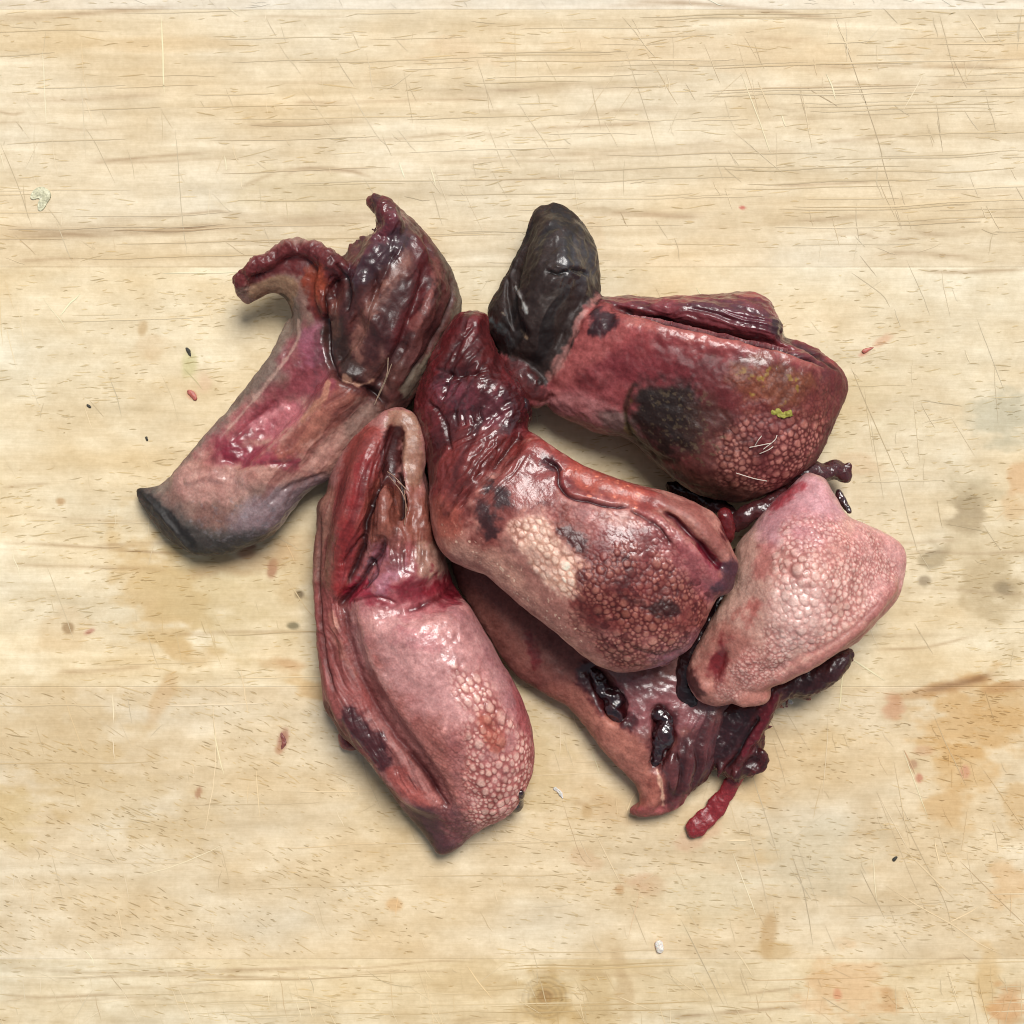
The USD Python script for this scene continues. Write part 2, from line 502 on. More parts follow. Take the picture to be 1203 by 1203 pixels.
        for i in cand:
            p = P[i]
            k = tuple((p // lim).astype(int))
            r, ok = sz[i], True
            for dk in np.ndindex(3, 3, 3):
                for j in cells.get((k[0] + dk[0] - 1, k[1] + dk[1] - 1, k[2] + dk[2] - 1), ()):
                    q = P[j] - p
                    if q @ q < (0.5 * (r + sz[j])) ** 2:
                        ok = False
                        break
                if not ok:
                    break
            if ok:
                got.append(i)
                size.append(r)
                cells.setdefault(k, []).append(i)
        got, size = np.array(got), np.array(size)
        if keep < 1:
            pick = rng.random(len(got)) < keep
            got, size = got[pick], size[pick]
        tree = cKDTree(P[got])
        near = np.flatnonzero(m > 0.02)
        wob = np.stack([self.nz(5.0, 2, 61), self.nz(5.0, 2, 62), self.nz(5.0, 2, 63)], -1)[near] * gap * .42
        d, j = tree.query(P[near] + wob, k=6)
        r = size[j] * 0.5
        rel = d / r
        o = np.argsort(rel, axis=1)[:, :2]
        r1, r2 = np.take_along_axis(rel, o, 1).T
        e = sstep(0.0, 0.55, (r2 - r1)) * sstep(1.6, 0.75, r1)
        dome = e * np.sqrt(np.clip(1 - (r1 / 1.45) ** 2, 0, 1))
        first = np.take_along_axis(j, o[:, :1], 1)[:, 0]
        tone = rng.normal(size=len(got))[first]
        hh = (0.75 + 0.5 * rng.random(len(got)))[first]
        height = height * .72
        self.h[near] += (height * dome * hh * (size[first] / gap) - 0.35 * height) * m[near]
        w = m[near] * a
        target = np.array(dark, float) + e[:, None] * sstep(1.5, 0.5, r1)[:, None] * (np.array(pale, float) - np.array(dark, float)) + (tone * 9)[:, None]
        patch = np.clip(.85 + 2.6 * self.nz(22.0, 3, 64)[near], .1, 1)
        w = w * patch
        self.h[near] -= height * dome * hh * (size[first] / gap) * m[near] * (1 - patch) * .8
        self.col[near] += w[:, None] * (target - self.col[near])
        self.grain[near] *= 1 - m[near]
        return got

    def mottle(self, amount=1.0):
        """Uneven blood and pallor all over, at three sizes."""
        a, b, c = self.nz(38.0, 4, 70), self.nz(13.0, 3, 71), self.nz(5.0, 2, 72)
        self.col *= 1 + amount * (.36 * a + .32 * b + .14 * c)[:, None] * np.array([.8, 1.15, 1.1])
        red = sstep(.05, .30, self.nz(24.0, 4, 73)) * .38 * amount
        self.col += red[:, None] * (self.col * np.array([.78, .52, .52]) - self.col)

    def slimy(self, shape, amp=1.3, wet=1.0, soft=9):
        """Wet, finely broken surface that catches the light in patches."""
        m = self.mask(shape, soft, 9, 14, 8)
        self.h += m * amp * 2 * (.30 * self.nz(6.5, 2, 75) + 1.6 * self.nz(22.0, 3, 76))
        self.wet += m * (.35 + .65 * sstep(-.1, .12, self.nz(20.0, 3, 77))) * (wet - self.wet)

    def push(self):
        self.v = self.v + self.n * self.h[:, None]
        self.v[:, 2] = np.maximum(self.v[:, 2], 0.2)
        self.n = normals(self.v, self.f)
        self.h[:] = 0

    def height(self, x, y):
        m = self.n[:, 2] > 0.1
        t = cKDTree(np.stack([self.x[m], self.y[m]], -1))
        return self.v[m][t.query([[x, y]])[1][0], 2]

    def build(self, name, parent, zref, material=FLESH, label=None, flip=True, mottle=.7):
        self.mottle(mottle)
        self.push()
        v = world(self.v[:, 0], self.v[:, 1], self.v[:, 2], zref)
        f = self.f[:, ::-1] if flip else self.f
        lum = self.col.mean(1, keepdims=True)
        self.col = self.col * np.clip((np.maximum(lum, 1) / 128) ** .18, .7, 1.06)
        return put(name, v, f, material, parent, True, lin(np.clip(self.col, 3, 252)), np.clip(self.wet, 0, 1), np.clip(self.grain, 0, 1), label)


def lump(name, parent, zref, pts, material, seed, wob=1.2, k=3.0, h=1.1, label=None, smooth=2, flat=1.0):
    """A small irregular piece from a tapered rod."""
    p = np.array(pts, float)
    r = p[:, 3].max() + 4
    s = Sculpt(*(p[:, :2].min(0) - r), *(p[:, :2].max(0) + r), p[:, 2].max() + r, h)
    s.tube(pts, k, flat=flat)
    v, f = s.mesh(smooth, 0)
    n = normals(v, f)
    big = max(p[:, 3].max(), 4.0)
    v = v + n * (.5 * (fbm(v / (.6 * big), 3, seed) - 0.5) + 1.3 * (fbm(v / (1.7 * big) + 7, 2, seed) - 0.5))[:, None] * 2 * wob
    v[:, 2] = np.maximum(v[:, 2], 0.2)
    return put(name, world(v[:, 0], v[:, 1], v[:, 2], zref), f[:, ::-1], material, parent, True, label=label)


def strand(name, parent, zref, pts, width, material, label=None):
    """Thin fibres as curves through (x, y, z)."""
    root, base = str(parent.GetPath()), parent.base
    c = UsdGeom.BasisCurves.Define(stage, numbered(root, name))
    P, counts = [], []
    for one in pts:
        q = spline(np.array(one, float), False, 5)
        P.append(world(q[:, 0], q[:, 1], q[:, 2], zref) - base)
        counts.append(len(q))
    c.CreateTypeAttr("linear")
    c.CreatePointsAttr(Vt.Vec3fArray.FromNumpy(np.vstack(P).astype(np.float32)))
    c.CreateCurveVertexCountsAttr(counts)
    c.CreateWidthsAttr([width * S])
    c.SetWidthsInterpolation("constant")
    UsdShade.MaterialBindingAPI.Apply(c.GetPrim()).Bind(UsdShade.Material.Get(stage, material))
    tag(c.GetPrim(), label)
    return c


# ------------------------------------------------------------------ the cutting board
SEAMS = [-150, 11, 314, 807, 1127, 1350]
TONE = [(238, 222, 194), (234, 213, 175), (235, 215, 176), (228, 206, 168), (229, 208, 168)]
rb = np.random.default_rng(4)

STAINS_AND_PATCHES = [  # centre x, y, radius x, radius y, turn, colour, strength
    (188, 700, 40, 75, -25, (207, 168, 106), .75), (235, 690, 60, 55, 0, (206, 178, 122), .5), (300, 700, 70, 60, 0, (208, 184, 134), .45),  # includes a broad darker tan area left of the front tongue
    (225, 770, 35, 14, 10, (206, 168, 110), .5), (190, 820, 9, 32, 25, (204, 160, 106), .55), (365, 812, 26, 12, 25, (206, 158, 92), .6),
    (335, 780, 26, 10, 5, (208, 165, 112), .5), (60, 870, 90, 60, 0, (206, 174, 122), .6), (120, 930, 80, 40, 10, (209, 180, 130), .5),
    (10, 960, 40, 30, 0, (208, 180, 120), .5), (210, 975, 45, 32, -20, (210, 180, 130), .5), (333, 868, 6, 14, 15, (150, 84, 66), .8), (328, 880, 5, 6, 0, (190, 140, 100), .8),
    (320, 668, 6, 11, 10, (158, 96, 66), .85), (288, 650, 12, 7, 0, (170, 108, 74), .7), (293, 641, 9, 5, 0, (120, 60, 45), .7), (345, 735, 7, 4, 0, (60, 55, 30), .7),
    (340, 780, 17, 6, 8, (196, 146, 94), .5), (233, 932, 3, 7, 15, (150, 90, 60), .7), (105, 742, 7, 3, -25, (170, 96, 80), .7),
    (80, 738, 6, 6, 0, (120, 88, 50), .9), (352, 698, 5, 5, 0, (88, 70, 44), .9), (71, 589, 5, 4, 0, (176, 130, 78), .8), (168, 386, 6, 10, 15, (186, 150, 100), .7),
    (178, 405, 16, 22, 30, (214, 178, 130), .45), (80, 738, 26, 22, 0, (216, 180, 130), .4), (222, 428, 9, 18, 10, (192, 186, 120), .6), (226, 464, 6, 5, 40, (205, 130, 100), .8),
    (240, 450, 9, 12, 0, (226, 184, 150), .5), (1180, 495, 34, 30, 0, (176, 170, 142), .65), (1135, 598, 24, 22, 20, (138, 116, 82), .7), (1142, 580, 40, 22, -30, (186, 168, 130), .6),
    (1097, 655, 14, 18, 30, (150, 134, 102), .7), (1086, 682, 8, 7, 0, (104, 84, 56), .6), (1165, 685, 36, 34, 0, (166, 140, 96), .6), (1178, 690, 12, 10, 0, (112, 94, 66), .6), (1160, 655, 60, 40, 0, (200, 176, 132), .5),
    (1197, 560, 14, 20, 0, (212, 160, 108), .6), (1190, 600, 16, 14, 0, (206, 162, 108), .5), (1140, 850, 62, 42, -10, (207, 160, 96), .75), (1130, 900, 40, 30, 0, (210, 164, 100), .6), (1118, 945, 26, 22, 0, (204, 158, 96), .6),
    (1180, 830, 40, 30, 0, (206, 164, 104), .6), (1195, 940, 16, 26, 0, (206, 162, 100), .6), (1050, 828, 12, 14, 0, (206, 146, 108), .7), (1080, 914, 4, 5, 0, (190, 110, 82), .8), (1134, 906, 6, 8, 0, (206, 140, 112), .7),
    (1085, 882, 12, 6, 0, (208, 160, 118), .6), (1073, 898, 5, 5, 0, (164, 112, 84), .6), (1110, 808, 60, 7, -12, (176, 124, 70), .6), (1185, 806, 30, 6, -10, (170, 120, 70), .6),
    (1185, 1035, 22, 22, 0, (220, 174, 118), .6), (903, 1098, 9, 26, 5, (190, 152, 100), .7), (912, 1115, 22, 10, 0, (204, 170, 116), .6), (690, 1010, 16, 10, 0, (208, 168, 126), .5), (895, 1008, 26, 8, -4, (208, 176, 124), .55),
    (760, 1038, 22, 14, 10, (206, 160, 122), .55), (770, 1042, 12, 20, 0, (206, 176, 130), .4), (463, 1062, 9, 8, 0, (216, 168, 110), .8), (728, 1045, 5, 5, 0, (180, 130, 80), .6), (690, 952, 6, 8, 0, (180, 140, 84), .6),
    (1000, 1160, 44, 34, 0, (222, 176, 124), .7), (984, 1169, 5, 8, 0, (216, 140, 100), .7), (1042, 1168, 11, 14, 0, (196, 144, 90), .6), (1160, 1150, 14, 40, 0, (206, 164, 100), .5), (1182, 1185, 18, 24, 20, (204, 142, 84), .7),
    (640, 1172, 29, 27, 0, (184, 146, 82), .75), (640, 1170, 8, 8, 0, (162, 120, 70), .7), (700, 1170, 18, 44, -8, (192, 162, 110), .6), (735, 1165, 10, 44, -12, (190, 158, 112), .55), (560, 1150, 40, 20, 0, (202, 172, 122), .5),
    (880, 925, 30, 18, 0, (214, 178, 124), .5), (975, 870, 24, 14, -30, (206, 172, 116), .45), (1000, 800, 30, 12, 10, (210, 182, 132), .4), (1015, 415, 7, 3, -30, (196, 112, 88), .7), (1036, 401, 12, 5, -30, (214, 150, 114), .5), (872, 244, 4, 2, 0, (196, 70, 60), .9),
    (960, 1005, 60, 40, 0, (208, 196, 166), .5), (830, 1050, 60, 40, 0, (222, 210, 176), .4), (620, 880, 40, 60, 0, (206, 182, 128), .45), (900, 480, 160, 60, 0, (206, 186, 136), .25),
    (350, 640, 26, 60, 0, (206, 172, 120), .45), (620, 905, 50, 40, 0, (206, 176, 126), .4), (300, 655, 60, 16, -10, (196, 150, 104), .45), (720, 950, 40, 14, 30, (204, 166, 120), .4), (905, 905, 26, 40, 0, (206, 172, 124), .4), (455, 960, 40, 40, 0, (210, 180, 128), .35), (820, 985, 30, 12, -30, (206, 150, 116), .4), (1010, 545, 22, 12, 0, (206, 164, 118), .4),  # darker tan patches on the wood close around the heap
    (360, 222, 90, 22, 3, (217, 195, 146), .35), (30, 45, 90, 14, 0, (220, 190, 140), .6), (200, 52, 90, 9, 0, (224, 190, 138), .5), (110, 30, 100, 8, 0, (214, 190, 148), .5), (820, 60, 180, 22, 2, (224, 194, 150), .45),
    (1140, 60, 90, 18, 2, (222, 190, 142), .5), (540, 60, 50, 14, 2, (224, 190, 146), .5), (690, 270, 16, 22, 0, (216, 184, 140), .5), (60, 300, 120, 14, 0, (222, 196, 152), .5),
]
# long dark streaks of the grain: points, width, strength
STREAKS = [([(-20, 279), (60, 277), (150, 273), (210, 270), (260, 266), (330, 263)], 5.0, .42), ([(-20, 270), (80, 268), (170, 264)], 7, .18), ([(170, 272), (208, 270), (250, 266)], 2.5, .5), ([(300, 262), (420, 256), (480, 250)], 6, .25),
           ([(-20, 22), (60, 19), (140, 12), (230, 6)], 3.5, .4), ([(690, 8), (780, 3), (860, 8), (950, 20), (1000, 26)], 3.5, .38), ([(930, 78), (1060, 78), (1210, 80)], 2.2, .34), ([(600, 156), (660, 150), (780, 144)], 2.5, .33), ([(660, 138), (740, 130), (800, 128)], 5, .25),
           ([(100, 192), (180, 184), (260, 178)], 2, .38), ([(270, 148), (360, 146), (440, 143)], 2.5, .32), ([(690, 252), (760, 252), (808, 254), (840, 248)], 4, .35), ([(1075, 274), (1110, 276), (1150, 272)], 2, .45), ([(920, 262), (990, 256), (1030, 252)], 3, .3),
           ([(1010, 302), (1080, 298), (1160, 306)], 4, .3), ([(1070, 318), (1130, 320), (1220, 315)], 2.5, .35), ([(900, 218), (980, 216), (1040, 212)], 2, .35), ([(962, 168), (1050, 160), (1090, 164)], 2, .3), ([(0, 118), (100, 116), (200, 110)], 4, .2),
           ([(0, 638), (60, 640), (170, 648), (240, 652)], 1.8, .4), ([(110, 640), (160, 641), (230, 632)], 3, .22), ([(0, 663), (100, 666), (200, 670)], 2.5, .25), ([(60, 790), (120, 788), (180, 782)], 3, .3), ([(0, 573), (60, 568)], 1.6, .4),
           ([(0, 1135), (120, 1144), (260, 1140), (420, 1136)], 2.0, .33), ([(60, 1150), (200, 1146), (400, 1152)], 1.6, .35), ([(0, 1168), (60, 1172), (150, 1166)], 1.6, .35), ([(780, 1196), (900, 1186), (955, 1181)], 2.2, .55), ([(860, 1170), (940, 1160)], 1.5, .35),
           ([(1080, 812), (1140, 800), (1170, 790)], 4, .45), ([(1020, 764), (1090, 760), (1150, 745)], 1.6, .4), ([(330, 210), (350, 199), (390, 198), (430, 206), (444, 216)], 2.2, .35), ([(275, 226), (300, 212), (330, 201)], 2.2, .22),
           ([(-10, 600), (120, 612), (200, 612)], 3, .15), ([(580, 175), (700, 180), (900, 176)], 7, .12), ([(450, 110), (640, 106), (830, 96)], 7, .12), ([(940, 105), (1080, 100), (1210, 96)], 6, .15)]
for k in range(75):                                     # finer ones wherever the growth rings run out on the surface
    y = rb.choice([rb.uniform(15, 310), rb.uniform(15, 310), rb.uniform(620, 800), rb.uniform(1130, 1203)])
    x, w = rb.uniform(-80, 1150), rb.uniform(50, 260)
    STREAKS.append(([(x, y), (x + w * .35, y + rb.normal() * 2.5 - w * .01), (x + w * .7, y + rb.normal() * 3 - w * .02), (x + w, y - w * .03)], rb.uniform(0.9, 2.6), rb.uniform(.08, .28)))


def board_colour(x, y, plank):
    n = np.zeros(x.shape + (3,))
    n[..., 0], n[..., 1] = x / 240.0, y / 9.0 + 3 * fbm(np.stack([x / 300, y / 300, 0 * x], -1), 2, 5)
    streak = fbm(n, 4, 11 + plank) - 0.5
    blot = .6 * (fbm(np.stack([x / 120, y / 80, 0 * x], -1), 4, 31 + plank) - 0.5) + .75 * (fbm(np.stack([x / 34, y / 20, 0 * x], -1), 4, 37 + plank) - 0.5)
    warm = fbm(np.stack([x / 160, y / 60, 0 * x + 4], -1), 3, 61) - 0.5
    fine = fbm(np.stack([x / 14, y / 10, 0 * x], -1), 3, 71) - 0.5
    straight = {0: 1.0, 1: 1.0, 2: 0.35, 3: 0.25, 4: 0.75}[plank]
    if plank == 2:
        straight = 0.3 + 0.6 * sstep(600, 650, y) * sstep(500, 300, x)
    c = np.array(TONE[plank], float) + (streak * 42 * (.35 + .65 * straight))[..., None] * np.array([.9, 1, 1.1]) + (blot * (46 if plank > 1 else 32))[..., None] * np.array([.75, .95, 1.15]) + (warm * 22)[..., None] * np.array([0.3, -.3, -1.1]) + (fine * 16)[..., None]
    rag = (fbm(np.stack([x / 26, y / 15, 0 * x], -1), 5, 81) - 0.5)
    for sx, sy, rx, ry, turn, col, a in STAINS_AND_PATCHES:
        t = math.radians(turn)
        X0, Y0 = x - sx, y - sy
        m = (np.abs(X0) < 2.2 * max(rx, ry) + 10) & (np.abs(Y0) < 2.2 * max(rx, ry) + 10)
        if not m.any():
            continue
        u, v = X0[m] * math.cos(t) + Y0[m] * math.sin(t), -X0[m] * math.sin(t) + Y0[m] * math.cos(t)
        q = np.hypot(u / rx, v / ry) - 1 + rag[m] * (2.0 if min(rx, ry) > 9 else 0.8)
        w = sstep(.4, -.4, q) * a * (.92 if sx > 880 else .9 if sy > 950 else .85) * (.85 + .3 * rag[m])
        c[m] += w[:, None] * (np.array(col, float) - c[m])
    for pts, w, a in STREAKS:
        p = np.array(pts, float)
        m = (x > p[:, 0].min() - 12) & (x < p[:, 0].max() + 12) & (y > p[:, 1].min() - 25) & (y < p[:, 1].max() + 25)
        if not m.any():
            continue
        d, _, t, side = Path(pts)(x[m], y[m])
        tex = fbm(np.stack([x[m] / 40, y[m] / 2.4, 0 * x[m]], -1), 2, 97)
        g = np.exp(-(d / w) ** 2) * np.clip(np.minimum(t, 1 - t) / .2, 0, 1) * a * np.clip(.2 + 1.7 * tex + 1.4 * streak[m], 0, 1.7)
        c[m] *= 1 - .55 * np.clip(g, 0, .9)[:, None] * np.array([.55, .7, .85])
    if plank == 4:                                        # the knot's rings
        r = np.hypot((x - 640) / 1.05, y - 1172)
        c *= 1 - (sstep(34, 22, r) * (.5 + .5 * np.sin(r * 1.1)) * .10)[..., None]
    return np.clip(c, 20, 250)


board = thing("cutting_board", "pale worn wooden cutting board with knife scratches and stains under the tongues", "cutting board", (0, 0, 0))
MARK = {p: [] for p in range(5)}
for p in range(5):
    y0, y1 = SEAMS[p], SEAMS[p + 1]
    gx = np.concatenate([np.arange(-150, -30, 12.0), np.arange(-30, 1234, 2.3), np.arange(1236, 1354, 12.0)])
    lo, hi = max(y0, -30), min(y1, 1234)
    gy = np.concatenate([np.arange(y0, lo, 12.0), [y0 + .04, y0 + .5, y0 + 1.1], np.arange(lo + 2, hi - 1.5, 1.7), [y1 - 1.1, y1 - .5, y1 - .04], np.arange(hi + 12, y1, 12.0)])
    gy = np.unique(np.clip(gy, y0 + .04, y1 - .04))
    X, Y = np.meshgrid(gx, gy, indexing="ij")
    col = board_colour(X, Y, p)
    e = np.minimum(Y - y0, y1 - Y)
    Z = -0.35 * np.clip(1 - e / 1.1, 0, 1) ** 2 + (fbm(np.stack([X / 60, Y / 6, 0 * X], -1), 2, 3) - .5) * .12 - 0.06
    nx, ny = X.shape
    ids = np.arange(nx * ny).reshape(nx, ny)
    f = np.vstack([np.stack([ids[:-1, :-1], ids[:-1, 1:], ids[1:, 1:]], -1).reshape(-1, 3), np.stack([ids[:-1, :-1], ids[1:, 1:], ids[1:, :-1]], -1).reshape(-1, 3)])
    v = np.stack([X, Y, Z], -1).reshape(-1, 3)
    ring = np.concatenate([ids[:, 0], ids[-1, 1:], ids[-2::-1, -1], ids[0, -2:0:-1]])
    low = v[ring].copy()
    low[:, 2] = -88
    base = len(v) + np.arange(len(ring))
    v2 = np.vstack([v, low, [[v[:, 0].mean(), (y0 + y1) / 2, -88]]])
    nxt = np.roll(np.arange(len(ring)), -1)
    side = np.vstack([np.stack([ring, ring[nxt], base[nxt]], -1), np.stack([ring, base[nxt], base], -1), np.stack([base, base[nxt], np.full(len(ring), len(v2) - 1)], -1)])
    f2 = np.vstack([f, side])
    cc = np.vstack([col.reshape(-1, 3), col.reshape(-1, 3)[ring], [TONE[p]]])
    put("plank", world(v2[:, 0], v2[:, 1], v2[:, 2]), f2, WOOD, board, False, lin(cc))
print("board done")


def ribbons(lines, z=.10):
    """Slender tapered marks: (points, width, colour); returns vertices, faces, colours."""
    V, F, K = [], [], []
    n = 0
    for pts, w, col in lines:
        p = np.array(pts, float)
        d = np.gradient(p, axis=0)
        d /= np.maximum(np.linalg.norm(d, axis=1, keepdims=True), 1e-9)
        t = np.linspace(0, 1, len(p))
        ww = w * .5 * np.clip(4 * np.minimum(t, 1 - t) + .12, 0, 1)[:, None]
        s = np.stack([-d[:, 1], d[:, 0]], -1) * ww
        lift = np.full((len(p), 2, 1), z + .12 * (len(V) % 97) / 97)
        V.append(np.concatenate([np.stack([p + s, p - s], 1), lift], -1).reshape(-1, 3))
        i = n + 2 * np.arange(len(p) - 1)
        F += [np.stack([i, i + 1, i + 3], -1), np.stack([i, i + 3, i + 2], -1)]
        K.append(np.repeat(np.broadcast_to(np.array(col, float), (len(p), 3)), 2, 0))
        n += 2 * len(p)
    V = np.vstack(V)
    return V, np.vstack(F), np.vstack(K)


def plank_of(y):
    return int(np.clip(np.searchsorted(SEAMS, y) - 1, 0, 4))


pores, cuts, pale = [], [], []
dens = lambda x, y: fbm(np.stack([np.atleast_1d(x) / 70, np.atleast_1d(y) / 45, 0 * np.atleast_1d(x)], -1), 3, 91)
N = 21000
px, py = rb.uniform(-20, 1225, N), rb.uniform(-20, 1225, N)
dn = dens(px, py)
for p in range(5):
    m = (py > SEAMS[p] + 3) & (py < SEAMS[p + 1] - 3)
    bc = board_colour(px[m], py[m], p)
    for x, y, dd, c in zip(px[m], py[m], dn[m], bc):
        want = {0: .25, 1: .22, 2: .62, 3: 1.0, 4: .6}[p] * np.clip((dd - .30) * 3.6, 0.05, 1.3)
        if rb.random() > want:
            continue
        tilt = {0: -2, 1: -3, 2: -4, 3: 20 if x < 420 else 9, 4: 4}[p] + rb.normal() * 7
        if p == 3 and x > 560:
            tilt = 7 + rb.normal() * 6
        L = {0: 11, 1: 13, 2: 8, 3: 6.5, 4: 9}[p] * rb.lognormal(0, .5)
        t = math.radians(tilt)
        q = np.linspace(-.5, .5, 4)[:, None] * L
        bend = (np.linspace(-1, 1, 4) ** 2)[:, None] * rb.normal() * .5
        pts = np.array([x, y]) + q * [math.cos(t), math.sin(t)] + bend * [0, 1]
        k = 1 - ({0: .12, 1: .11, 2: .16, 3: .20, 4: .15}[p]) * rb.random() ** 1.4 - .015
        pores.append((pts, rb.uniform(.6, 1.5), c * k * np.array([1, .97, .90])))
V, F, K = ribbons(pores)
put("wood_pores", world(V[:, 0], V[:, 1], V[:, 2]), F, MARKS, board, False, lin(K), kind="stuff")

CUTS = [((0, 168), (20, 215), (38, 268)), ((95, 90), (98, 140), (101, 185)), ((100, 150), (113, 170), (135, 215)), ((206, 152), (209, 190), (215, 265), (220, 300)), ((235, 118), (240, 126)), ((265, 103), (275, 128)), ((305, 215), (307, 246)), ((173, 137), (173, 152)),
        ((410, 105), (440, 155), (455, 172)), ((475, 85), (485, 145)), ((735, 60), (745, 90), (757, 125), (775, 190)), ((980, 15), (1003, 80), (1030, 160), (1040, 200), (1060, 270)), ((1005, 95), (1015, 118)), ((1038, 10), (1055, 28)), ((770, 258), (784, 280)), ((640, 70), (656, 100)),
        ((1052, 248), (1058, 268)), ((1028, 210), (1038, 235)), ((1005, 278), (1016, 290)), ((1065, 305), (1085, 350), (1092, 370)), ((1000, 320), (1035, 345), (1045, 360)), ((1148, 375), (1165, 420), (1180, 460)), ((1000, 432), (1020, 480), (1055, 560)), ((1055, 560), (1066, 605), (1078, 650)), ((1200, 10), (1195, 60)),
        ((190, 440), (203, 470), (210, 500)), ((105, 470), (122, 490)), ((1010, 300), (1030, 325)), ((1074, 732), (1085, 750), (1096, 768)), ((660, 940), (680, 1000), (690, 1015)), ((468, 1090), (471, 1112)), ((430, 1140), (455, 1155), (485, 1160)), ((590, 1032), (592, 1042)),
        ((930, 1003), (945, 1050), (955, 1110)), ((1030, 930), (1062, 1010), (1090, 1075)), ((1050, 940), (1080, 1000), (1110, 1060), (1120, 1100)), ((1130, 1120), (1142, 1130)), ((880, 900), (900, 960), (915, 1010)), ((1000, 700), (1012, 716)), ((1010, 1020), (1040, 1080)), ((740, 1060), (760, 1110)), ((800, 1080), (850, 1180)),
        ((60, 1000), (75, 1060)), ((150, 820), (155, 850)), ((250, 840), (256, 900)), ((480, 100), (490, 120)), ((330, 30), (336, 50)), ((560, 70), (580, 130)), ((1100, 120), (1108, 180)), ((920, 830), (950, 880)), ((905, 845), (925, 890))]
PALE = [((160, 1030), (210, 1015), (268, 990)), ((250, 820), (253, 900), (240, 980)), ((132, 815), (134, 850)), ((1065, 1000), (1095, 1030), (1120, 1055)), ((1040, 1040), (1080, 1065), (1118, 1086), (1150, 1108), (1180, 1122)), ((1112, 1086), (1150, 1065)), ((1025, 1005), (1030, 1060)), ((1030, 930), (1068, 1000)),
        ((870, 85), (895, 150), (905, 180)), ((890, 95), (905, 130)), ((190, 20), (193, 110)), ((50, 60), (55, 150)), ((95, 40), (98, 90)), ((300, 900), (305, 960)), ((780, 1140), (830, 1175)), ((700, 980), (730, 1040)), ((980, 760), (1040, 800)), ((1060, 880), (1090, 960)), ((860, 1000), (890, 1080))]
for k in range(90):
    x, y = rb.uniform(0, 1203), rb.uniform(0, 1203)
    a, L = math.radians(rb.normal(72, 12) if rb.random() < .8 else rb.uniform(0, 180)), rb.lognormal(3.4, .5)
    (CUTS if rb.random() < .35 else PALE).append(((x, y), (x + .5 * L * math.cos(a) + rb.normal(), y + .5 * L * math.sin(a)), (x + L * math.cos(a), y + L * math.sin(a))))
for group, darkness, wid, out in ((CUTS, (.86, .96), (.5, 1.0), cuts), (PALE, (1.04, 1.12), (.8, 1.6), pale)):
    for pts in group:
        q = spline(np.array(pts, float), False, 6) if len(pts) > 2 else np.linspace(pts[0], pts[1], 5)
        q = q + (noise(np.stack([q[:, 0] / 9, q[:, 1] / 9, 0 * q[:, 0]], -1), 3)[:, None] - .5) * 1.2
        mid = q[len(q) // 2:len(q) // 2 + 1]
        c = board_colour(mid[:, 0], mid[:, 1], plank_of(mid[0, 1]))[0]
        out.append((q, rb.uniform(*wid), np.clip(c * rb.uniform(*darkness), 0, 248)))
faint_dark, faint_pale = [], []
for p in range(5):                                       # the haze of old hair-thin cuts
    for k in range(170):
        x, y = rb.uniform(-10, 1213), rb.uniform(max(SEAMS[p], -10) + 3, min(SEAMS[p + 1], 1213) - 3)
        a, L = math.radians(rb.normal(74, 13) if rb.random() < .7 else rb.uniform(0, 180)), rb.lognormal(3.3, .6)
        q = np.array([(x + t * L * math.cos(a), y + t * L * math.sin(a)) for t in (0, .35, .7, 1)]) + rb.normal(size=(4, 2)) * .5
        if q[:, 1].min() < SEAMS[p] + 1 or q[:, 1].max() > SEAMS[p + 1] - 1:
            continue
        c = board_colour(np.array([x]), np.array([y]), p)[0]
        (faint_dark if rb.random() < .5 else faint_pale).append((q, rb.uniform(.5, 1.1), c))
for k in range(210):                                     # long thin lines of the grain
    p = rb.choice([1, 1, 1, 2, 4, 3], p=[.2, .2, .2, .2, .12, .08])
    x, y, L = rb.uniform(-60, 1180), rb.uniform(max(SEAMS[p], 0) + 3, min(SEAMS[p + 1], 1205) - 3), rb.uniform(50, 260)
    t = np.linspace(0, 1, 9)
    q = np.stack([x + t * L, y - .022 * t * L + 5 * (noise(np.stack([(x + t * L) / 70, 0 * t + y / 30, 0 * t], -1), 5) - .5)], -1)
    if q[:, 1].min() < SEAMS[p] + 1 or q[:, 1].max() > SEAMS[p + 1] - 1 or (p == 2 and rb.random() < .4 and y < 600):
        continue
    c = board_colour(q[4:5, 0], q[4:5, 1], p)[0]
    if rb.random() < .7:
        cuts.append((q, rb.uniform(.7, 1.6), c * rb.uniform(.945, .985) * np.array([1, .99, .97])))
    else:
        pale.append((q, rb.uniform(.8, 2.0), np.clip(c * rb.uniform(1.015, 1.045), 0, 250)))
cuts += [(q, w, c * rb.uniform(.93, .98)) for q, w, c in faint_dark]
pale += [(q, w, np.clip(c * rb.uniform(1.01, 1.05), 0, 248)) for q, w, c in faint_pale]
for name, lines, z in (("knife_cuts", cuts, .23), ("pale_scratches", pale, .36)):
    V, F, K = ribbons(lines, z)
    put(name, world(V[:, 0], V[:, 1], V[:, 2]), F, MARKS, board, False, lin(K), kind="stuff")
print("marks done", len(pores), len(cuts), len(pale))

# ------------------------------------------------------------------ the tongues
CAT = "tongue"
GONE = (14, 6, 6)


def tongue(label, x, y, zref):
    return thing("animal_tongue", label, CAT, world(x, y, 0, zref))


